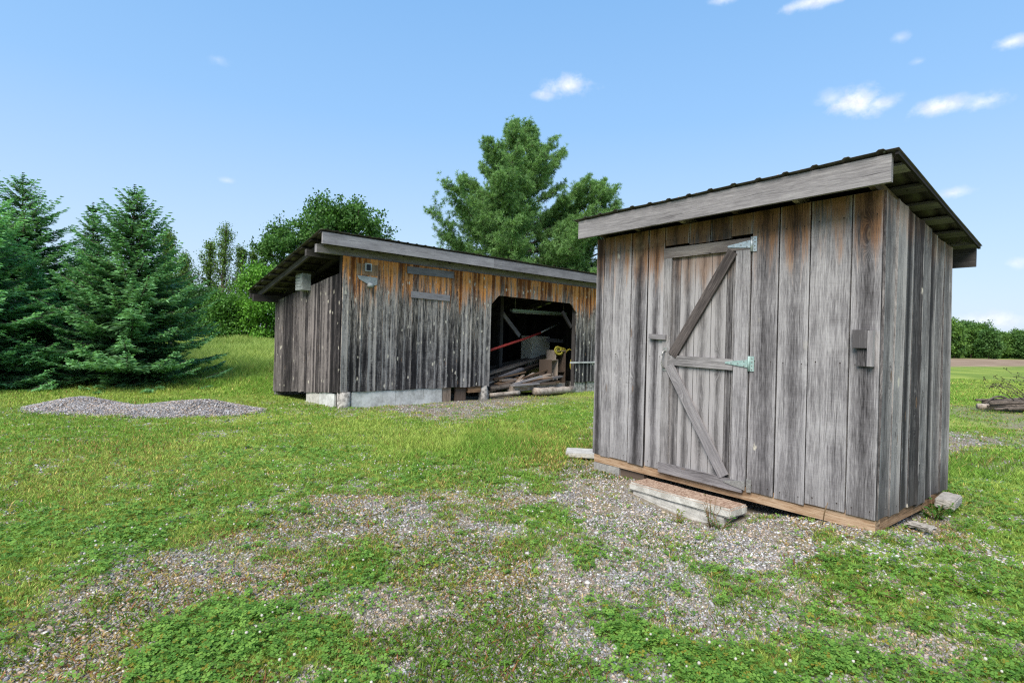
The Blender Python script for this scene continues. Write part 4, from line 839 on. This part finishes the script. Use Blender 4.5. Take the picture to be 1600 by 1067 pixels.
def spruce(label, X, Y, H, RB, seed, group='spruces on the left', thin=1.0, dk=1.0, sparse_top=0):
    global R_; R_ = np.random.default_rng(seed); rg = np.random.default_rng(seed)
    t = thing('spruce_tree', label, 'spruce', (X, Y, float(gz(X, Y)) - .05), 0, group)
    tb = Tubes(); lean = rg.normal(0, .03, 2)
    ax = lambda z: np.array([lean[0] * z, lean[1] * z, z])
    tb.tube([ax(0), ax(H * .3), ax(H * .7), ax(H * .99)], [.13 * H / 5.5, .10 * H / 5.5, .045, .008], 8); parts = []
    z = .12
    while z < H * .985:
        f = z / H; nb = int(rg.integers(6, 10) * (1 if f < .8 else .7) * thin) + 1; a0 = rg.random() * 6.28
        prof = (1 - f) ** .74 * min(1, .72 + f * 2.2)
        for b in range(nb):
            az = a0 + b * 6.283 / nb + rg.normal(0, .25); L = RB * prof * rg.choice((rg.uniform(.55, .95), rg.uniform(.85, 1.18))) + .10
            el = -.22 + .95 * f + rg.normal(0, .09)
            dh = np.array([math.cos(az), math.sin(az), 0]); k = max(5, int(L / .075)); tt = np.linspace(0, 1, k)
            sag = -.10 * (1 - f) * np.sin(tt * 3.14) * L + .10 * tt ** 3 * L
            C = ax(z) + np.outer(tt * L * math.cos(el), dh) + np.outer(tt * L * math.sin(el) + sag, V3(0, 0, 1))
            if L > .35: tb.tube(C[::max(1, k // 4)], np.linspace(.018 * L ** .5 + .004, .004, len(C[::max(1, k // 4)])), 4, 0, False)
            # side twigs
            i0 = int(k * .12); Ci = C[i0:]; ti = tt[i0:]; m = len(Ci)
            for sgn in (-1, 1):
                ang = az + sgn * (.95 - .35 * ti) + rg.normal(0, .2, m); tl = (.08 + .34 * L * (1 - ti) ** .8 * .75) * rg.uniform(.6, 1.15, m); tl = np.minimum(tl, .55)
                Dv = norm(np.stack([np.cos(ang), np.sin(ang), rg.normal(-.05 + .25 * f, .14, m)], -1))
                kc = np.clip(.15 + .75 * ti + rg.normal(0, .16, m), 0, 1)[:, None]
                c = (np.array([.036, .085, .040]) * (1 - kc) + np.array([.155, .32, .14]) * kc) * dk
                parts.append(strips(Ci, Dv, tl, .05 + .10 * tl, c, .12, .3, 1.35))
                # twiglets
                for q in (.35, .6, .8):
                    for s2 in (-1, 1):
                        a2 = ang + s2 * .75; D2 = norm(np.stack([np.cos(a2), np.sin(a2), rg.normal(.02 + .2 * f, .22, m)], -1))
                        l2 = tl * (.62 - .3 * q) * rg.uniform(.7, 1.2, m) + .03
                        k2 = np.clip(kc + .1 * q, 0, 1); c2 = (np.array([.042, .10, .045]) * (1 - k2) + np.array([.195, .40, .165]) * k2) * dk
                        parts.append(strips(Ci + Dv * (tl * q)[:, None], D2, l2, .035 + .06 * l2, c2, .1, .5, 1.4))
            parts.append(strips(C[-1:], norm(np.array([[dh[0], dh[1], .25]])), np.array([.14]), .05, np.array([[.05, .13, .065]]) * dk))
        z += (.135 + .09 * f) * H / 5.5
    # leader
    top = ax(H * .9); zz = np.linspace(0, 1, 14); P = top + np.outer(zz, ax(H * 1.03) - top)
    for a in np.arange(0, 6.28, 1.05):
        Dv = norm(np.stack([np.full(14, math.cos(a)), np.full(14, math.sin(a)), np.full(14, .9)], -1)); parts.append(strips(P, Dv, .16 * (1 - zz * .6), .035, np.full((14, 3), 1.) * np.array([.03, .075, .04]) * dk))
    tb.build('trunk', M['bark'], t); crown('crown', parts, M['needle'], t); return t
spruce('dark spruce cut by the left edge of the photo, reaching furthest to the left', -14.0, 13.6, 5.75, 3.1, 1, dk=1.4)
spruce('tall thin-topped spruce between the leftmost spruce and the broad one by the gravel heap', -15.0, 16.8, 6.0, 3.0, 2, dk=1.15)
spruce('broad full spruce with a single pointed top just behind the gravel heap', -10.85, 15.6, 5.4, 2.65, 3, dk=1.1)
spruce('narrow darker spruce top rising close behind the left shoulder of the broad spruce', -14.6, 19.2, 5.6, 1.5, 4, dk=.95)
spruce('small dark spruce filling the gap low between the two big spruces', -13.6, 17.6, 4.1, 2.3, 6, dk=1.1)

def needle_tufts(P, Dv, rg, L, W, n, c0, c1):
    m = len(P); Pn = np.repeat(P, n, 0); d = norm(np.repeat(Dv, n, 0) * .75 + rg.normal(0, .75, (m * n, 3))); k = rg.random((m * n, 1)) * .6 + np.repeat(rg.random((m, 1)) * .4, n, 0)
    c = c0 * (1 - k) + c1 * k
    return strips(Pn, d, L * rg.uniform(.7, 1.2, m * n), W, c, .05, 1.0, 1.2)
def pine(label, X, Y, H, RB, seed, z0=.15, dens=1.0, col=None, off=(0, 0)):
    global R_; R_ = np.random.default_rng(seed); rg = np.random.default_rng(seed)
    t = thing('pine_tree', label, 'pine', (X, Y, float(gz(X, Y)) - .1), 0, 'pines behind the barn'); tb = Tubes(); TP, TD = [], []
    ax = lambda z: np.array([.18 * math.sin(z * .5 + seed), .12 * math.sin(z * .4), z])
    zs = np.linspace(0, H, 14); tb.tube([ax(z) for z in zs], np.linspace(.26, .02, 14), 9, .1); z = H * z0
    while z < H * .985:
        f = z / H; nb = int(rg.integers(4, 7)); a0 = rg.random() * 6.28
        fz = (f - z0) / (1 - z0); prof = min(1.0, (1 - fz) * 1.32 + .05) ** .9 * (.70 + .3 * math.sin(min(1, fz * 3) * 1.57))
        for b in range(nb):
            az = a0 + b * 6.283 / nb + rg.normal(0, .35); L = RB * prof * rg.uniform(.5, 1.15) + .2; el = .12 + .6 * fz + rg.normal(0, .14)
            dh = np.array([math.cos(az), math.sin(az), 0]); k = 9; tt = np.linspace(0, 1, k); cv = rg.normal(0, .12)
            C = ax(z) + np.outer(tt * L * math.cos(el), dh) + np.outer(tt * L * math.sin(el) + .22 * L * tt ** 2.5 - .06 * L * np.sin(tt * 3), V3(0, 0, 1)) + np.outer(tt ** 2 * cv * L, [-dh[1], dh[0], 0])
            tb.tube(C, np.linspace(.05 * (L / 4) ** .7 + .012, .008, k), 5, 0, False)
            ns = int(11 * L ** .9 * dens) + 3
            for s in range(ns):
                q = rg.uniform(.3, 1.0) ** .8; p = C[0] + 0; i = min(k - 2, int(q * (k - 1))); w = q * (k - 1) - i; p = C[i] * (1 - w) + C[i + 1] * w
                sa = az + rg.choice((-1, 1)) * rg.uniform(.35, 1.2); l2 = L * (.12 + .28 * (1 - q)) * rg.uniform(.6, 1.2) + .15
                d2 = norm(np.array([math.cos(sa), math.sin(sa), rg.uniform(.05, .75)])); e = p + d2 * l2 + V3(0, 0, .12 * l2)
                tb.tube([p, (p + e) / 2 - V3(0, 0, .03 * l2), e], [.012, .009, .005], 3, 0, False)
                nt = max(3, int(l2 / .105))
                for g in range(nt):
                    u = (g + .6) / nt; TP.append(p + (e - p) * u + rg.normal(0, .07, 3)); TD.append(norm(d2 + V3(0, 0, .35) + rg.normal(0, .3, 3)))
            TP.append(C[-1]); TD.append(norm(dh + V3(0, 0, .8)))
        z += .48 * rg.uniform(.7, 1.25)
    TP.append(ax(H)); TD.append(V3(0, 0, 1.)); c0, c1 = col or (np.array([.062, .138, .050]), np.array([.29, .49, .16]))
    parts = [needle_tufts(np.array(TP), np.array(TD), rg, .20, .021, 22, c0, c1)]
    tb.build('trunk', M['bark'], t); crown('crown', parts, M['needle'], t); return t
pine('tall white pine with an open ragged top standing behind the middle of the barn', .35, 30, 13.0, 5.5, 37, .10)
pine('lower rounder pine behind the barn, partly hidden by the small shed roof', 4.0, 30.5, 10.4, 4.2, 35, .08)

def leaf_clump(P, rg, n, rad, size, c0, c1, flat=.7):
    m = len(P); Q = np.repeat(P, n, 0) + rg.normal(0, rad, (m * n, 3)) * V3(1, 1, flat); d = norm(rg.normal(0, 1, (m * n, 3)) + V3(0, 0, -.25))
    k = np.clip(np.repeat(rg.random((m, 1)), n, 0) * .6 + rg.random((m * n, 1)) * .4, 0, 1); c = c0 * (1 - k) + c1 * k
    return strips(Q, d, size * rg.uniform(.7, 1.3, m * n), size * .75, c, .05, 1.2, 1.1)
def broadleaf(label, X, Y, H, RB, seed, name='maple_tree', cat='tree', z0=.25, leaves=9, size=.16, c0=(.018, .050, .012), c1=(.065, .145, .028), shape=.8, nl=26, group='broadleaf trees behind the barn', clr=.30, base=None, el0=.25):
    global R_; R_ = np.random.default_rng(seed); rg = np.random.default_rng(seed); c0, c1 = np.array(c0) * 1.7, np.array(c1) * 1.75
    t = thing(name, label, cat, (X, Y, (float(gz(X, Y)) if base is None else base) - .1), 0, group); tb = Tubes(); TP = []
    ax = lambda z: np.array([.02 * H * math.sin(z * 3 / H + seed), .02 * H * math.cos(z * 2 / H), z])
    tb.tube([ax(z) for z in np.linspace(0, H * .9, 8)], np.linspace(.024 * H, .004 * H, 8), 8, .1)
    for i in range(nl):
        f = z0 + (1 - z0) * (i + .5) / nl; z = H * f * .92; fz = (f - z0) / (1 - z0)
        prof = math.sin(min(1, fz * .82 + .16) * math.pi) ** shape; az = i * 2.4 + rg.normal(0, .3); L = RB * prof * rg.uniform(.7, 1.15) + .1; el = el0 + .7 * fz + rg.normal(0, .12)
        dh = np.array([math.cos(az), math.sin(az), 0]); tt = np.linspace(0, 1, 6); C = ax(z) + np.outer(tt * L * math.cos(el), dh) + np.outer(tt * L * math.sin(el) * .8, V3(0, 0, 1)) + rg.normal(0, .03 * L, (6, 3)) * tt[:, None]
        tb.tube(C, np.linspace(.008 * H * (L / RB) + .008, .006, 6), 5, 0, False)
        for s in range(int(7 + 7 * L / RB)):
            q = rg.uniform(.3, 1); k = min(4, int(q * 5)); p = C[k] + (C[k + 1] - C[k]) * (q * 5 - k); d = norm(dh * .6 + rg.normal(0, .7, 3) + V3(0, 0, .35)); l2 = RB * rg.uniform(.15, .38); e = p + d * l2
            tb.tube([p, (p + e) / 2, e], [.012, .008, .005], 3, 0, False)
            for u in np.linspace(.35, 1.05, 5): TP.append(p + (e - p) * u)
    P = np.array(TP); parts = [leaf_clump(P, rg, leaves, clr * RB * .32, size, c0, c1)]
    tb.build('trunk', M['bark'], t); crown('crown', parts, M['leaf'], t); return t
broadleaf('round-crowned dark green maple seen above the left half of the barn roof', -12.0, 38, 9.2, 3.8, 51, shape=.6, nl=40, leaves=16, size=.19, clr=.17)
broadleaf('smaller maple left of the round-crowned one, above the upper end of the barn roof', -14.6, 35, 7.5, 2.4, 52, nl=26, leaves=12, size=.16, clr=.2)
def poplar(label, X, Y, H, seed, rb=.9):
    return broadleaf(label, X, Y, H, rb, seed, 'poplar_tree', 'poplar', .12, 2, .10, (.03, .06, .015), (.11, .19, .035), .5, 34, 'thin half-bare poplars', .35, None, .95)
poplar('tallest of the thin half-bare poplars between the spruces and the barn', -16.9, 32, 7.0, 61, 1.2)
poplar('thin half-bare poplar close to the right of the tallest poplar', -16.2, 32.5, 5.9, 62, 1.0)
poplar('thin half-bare poplar close to the left of the tallest poplar', -17.6, 32, 6.1, 66, 1.0)
poplar('short leafy poplar just right of the broad spruce', -18.6, 31, 5.0, 63, 1.2)
poplar('thin half-bare poplar nearest the left end of the barn', -15.5, 33, 5.6, 64, 1.0)
poplar('bare-topped poplar poking up behind the right shoulder of the broad spruce', -15.0, 24, 5.6, 65, .8)
def bush(label, X, Y, H, RB, seed, c0, c1, group='bushes left of the barn'):
    return broadleaf(label, X, Y, H, RB, seed, 'bush', 'bush', .04, 9, .13, c0, c1, .35, 26, group, .55)
bush('bright green bush standing against the left end of the barn', -13.5, 30, 4.1, 1.35, 71, (.03, .085, .012), (.115, .255, .03))
bush('mid green bush behind the meadow just left of the bright green bush', -15.8, 30.5, 2.3, 1.5, 72, (.022, .065, .014), (.08, .18, .03))
bush('dark bush under the tallest poplar', -17.6, 30.5, 2.6, 1.6, 73, (.014, .042, .012), (.05, .115, .03))
bush('mid green bush half hidden by the broad spruce', -19.4, 30, 3.2, 1.8, 74, (.018, .05, .014), (.06, .14, .03))
bush('green bush at the back of the meadow behind the barn end', -12.3, 32, 3.0, 1.9, 75, (.02, .06, .012), (.085, .18, .03))
# distant wood on the right: each tree its own
rg0 = random.Random(5)
far = []
for i in range(22):
    t_ = i / 21; s_ = 20 + 82 * t_; px = .877 * s_ * 1.0; d_ = rg0.uniform(63, 74)
    far.append((50 + (i * 4.6) + rg0.uniform(-1, 1), i))
DL = ['rounded', 'broad', 'pointed', 'slender', 'bushy', 'domed', 'tall', 'low']
k = 0
for i in range(24):
    u = 1455 + (i * 37 % 190) * 1.0; yy = rg0.uniform(112, 150); dx = (u - 800) / 859.08
    # keep on the far rim of the ploughed strip
    yy = (60 + rg0.uniform(0, 16)) / (.877 - .48 * dx)
    X_, Y_ = dx * yy, yy; hgt = rg0.uniform(.78, 1.12) * (9.2 - 3.2 * smooth01(np.array(float(u)), 1500, 1600)) * yy / 140
    shp = rg0.choice(((.6, 3.3), (.45, 3.0), (.8, 2.5), (1.0, 2.2)))
    g_ = rg0.random(); c0 = (.016 + .012 * g_, .045 + .02 * g_, .014); c1 = (.05 + .05 * g_, .11 + .07 * g_, .03)
    broadleaf('distant tree in the wood beyond the ploughed field, right of the small shed', X_, Y_, float(hgt), shp[1] * yy / 140, 200 + i, 'distant_tree', 'tree', .08, 6, .42, c0, c1, shp[0], 20, 'trees of the distant wood', .5)
# ================================================================== brush pile at the right edge
def log_at(a, b, r, label, mat='logwood', grp=None):
    a, b = np.array(a, float), np.array(b, float); c = (a + b) / 2; nn = 9
    pts = [a - c + (b - a) * t + R_.normal(0, r * .12, 3) for t in np.linspace(0, 1, nn)]
    o = Tubes().tube(pts, r * (1 + .15 * (R_.random(nn) - .5)), 11, .15).build('fallen_log', M[mat]); o.location = tuple(c); return tag(o, label, 'log', grp)
log_at((12.25, 14.4, .02), (15.4, 13.9, .12), .075, 'long bare log lying lowest in the brush pile at the right edge', 'logwood')
log_at((12.9, 14.8, .08), (16, 14.6, .2), .09, 'thick dark log in the middle of the brush pile at the right edge', 'bark')
log_at((13.7, 14.6, .35), (16.5, 14.2, .42), .12, 'pale log on top of the brush pile at the right edge')
tb = Tubes(); tb.tube([(13.05 + .55 * math.cos(a), 14.7 + .2 * math.cos(a), -.05 + .33 * math.sin(a)) for a in np.linspace(.05, 3.05, 12)], np.linspace(.035, .018, 12), 7, .2); o = tb.build('bent_branch', M['bark']); tag(o, 'dark bent branch arching over the left end of the brush pile', 'branch')
R_ = np.random.default_rng(99)
for i in range(22):
    a = V3(12.2 + R_.random() * 1.6, 13.9 + R_.random() * .9, -.02 + .22 * R_.random()); b = a + V3(1.4 + R_.random(), R_.normal(0, .35), .18 * R_.random())
    log_at(a, b, .022 + .02 * R_.random(), 'thin dark stick lying tangled in the low brush pile at the right edge', 'bark', 'sticks of the brush pile')
for i in range(7):
    tb = Tubes(); b = V3(13.0 + .16 * i, 14.1 + .2 * R_.random(), .25); d = norm(V3(-1.5 + .12 * R_.normal(), .1 * R_.normal(), .35 + .16 * i * R_.random() + .15)); L = .7 + .6 * R_.random()
    pts = [d * L * t + V3(0, 0, .12 * math.sin(t * 3)) + R_.normal(0, .02, 3) for t in np.linspace(0, 1, 7)]; tb.tube(pts, np.linspace(.013, .003, 7), 5); Q = []
    for j in range(6):
        p = pts[j + 1]; e = p + norm(d + R_.normal(0, .5, 3)) * .3 * R_.random(); tb.tube([p, (p + e) / 2, e], [.006, .005, .003], 4); Q.append(e)
    o = tb.build('dead_branch', M['bark']); o.location = tuple(b); tag(o, 'thin dead branch with a few dark dry leaves sticking up out of the brush pile', 'branch', 'dead branches of the brush pile')
    lf = leaf_clump(np.array(Q), R_, 3, .03, .05, np.array([.03, .022, .012]), np.array([.07, .07, .03])); crown('dry_leaves', [lf], M['leaf'], o)
# ================================================================== weeds by the shed
def weed(X, Y, label, n, h, c0, c1, sp=.06, leafy=0, seed=1, name='weed', lw=.02):
    rg = np.random.default_rng(seed); t = thing(name, label, 'weed', (X, Y, float(gz(X, Y)) - .01)); tb = Tubes(); Q = []; D_ = []
    for i in range(n):
        a = rg.random() * 6.28; e = V3(math.cos(a) * sp * (1 + rg.random()), math.sin(a) * sp * (1 + rg.random()), h * rg.uniform(.55, 1.05)); b = V3(math.cos(a), math.sin(a), 0) * sp * .2
        pts = [b, b * .6 + e * .45 + V3(0, 0, .1 * h), e]; tb.tube(pts, [.0035, .003, .0018], 4); 
        for q in np.linspace(.2, 1, leafy): 
            for s_ in range(2): Q.append(b + (e - b) * q); D_.append(norm(V3(math.cos(a + rg.normal(0, 1.2)), math.sin(a + rg.normal(0, 1.2)), rg.uniform(.1, .8))))
    sm = bpy.data.materials.get('weed_stem') or simple_mat('weed_stem', (.10, .06, .03), (.2, .13, .06), 30)
    tb.build('stem', sm, t)
    if Q:
        k = rg.random((len(Q), 1)); crown('leaves', [strips(np.array(Q), np.array(D_), rg.uniform(.6, 1.2, len(Q)) * lw * 3, lw, np.array(c0) * (1 - k) + np.array(c1) * k, .25, .4)], M['leaf'], t)
    return t
pw = lambda u, o: SN + SF * u - SD * o
p = pw(1.13, .47); weed(p[0], p[1], 'reddish dry weed leaning against the front of the concrete step', 9, .30, (.12, .05, .02), (.10, .14, .03), .05, 4, 3, lw=.010)
p = pw(1.02, .50); weed(p[0], p[1], 'small green weed at the right foot of the concrete step', 9, .13, (.04, .12, .015), (.10, .22, .03), .06, 4, 4, lw=.014)
p = pw(.34, .12); weed(p[0], p[1], 'pair of tall bare seed stalks in front of the shed sill', 3, .30, (.12, .12, .03), (.25, .22, .06), .03, 0, 5)
p = pw(1.45, .52); weed(p[0], p[1], 'tiny yellow-green weed before the middle of the concrete step', 7, .09, (.10, .17, .02), (.25, .25, .03), .05, 3, 6, lw=.016)
for i, (X, Y, l_) in enumerate(((2.02, 3.35, 'low broad-leaved weed with yellow-green leaves in the gravel below the near shed corner'), (2.35, 3.5, 'dark broad-leaved weed right of the yellow-green one, near the shed corner'), (3.0, 3.55, 'broad-leaved weed in the rough grass at the lower right'))):
    weed(X, Y, l_, 14, .07, (.05, .15, .015) if i % 2 else (.12, .24, .02), (.14, .28, .03), .09, 4, 20 + i, lw=.016)
p = SN + SD * 1.12 - SF * .10; weed(p[0], p[1], 'leafy green weed between the shed wall and the grey concrete block', 14, .16, (.03, .11, .015), (.09, .2, .03), .08, 4, 31, lw=.02)
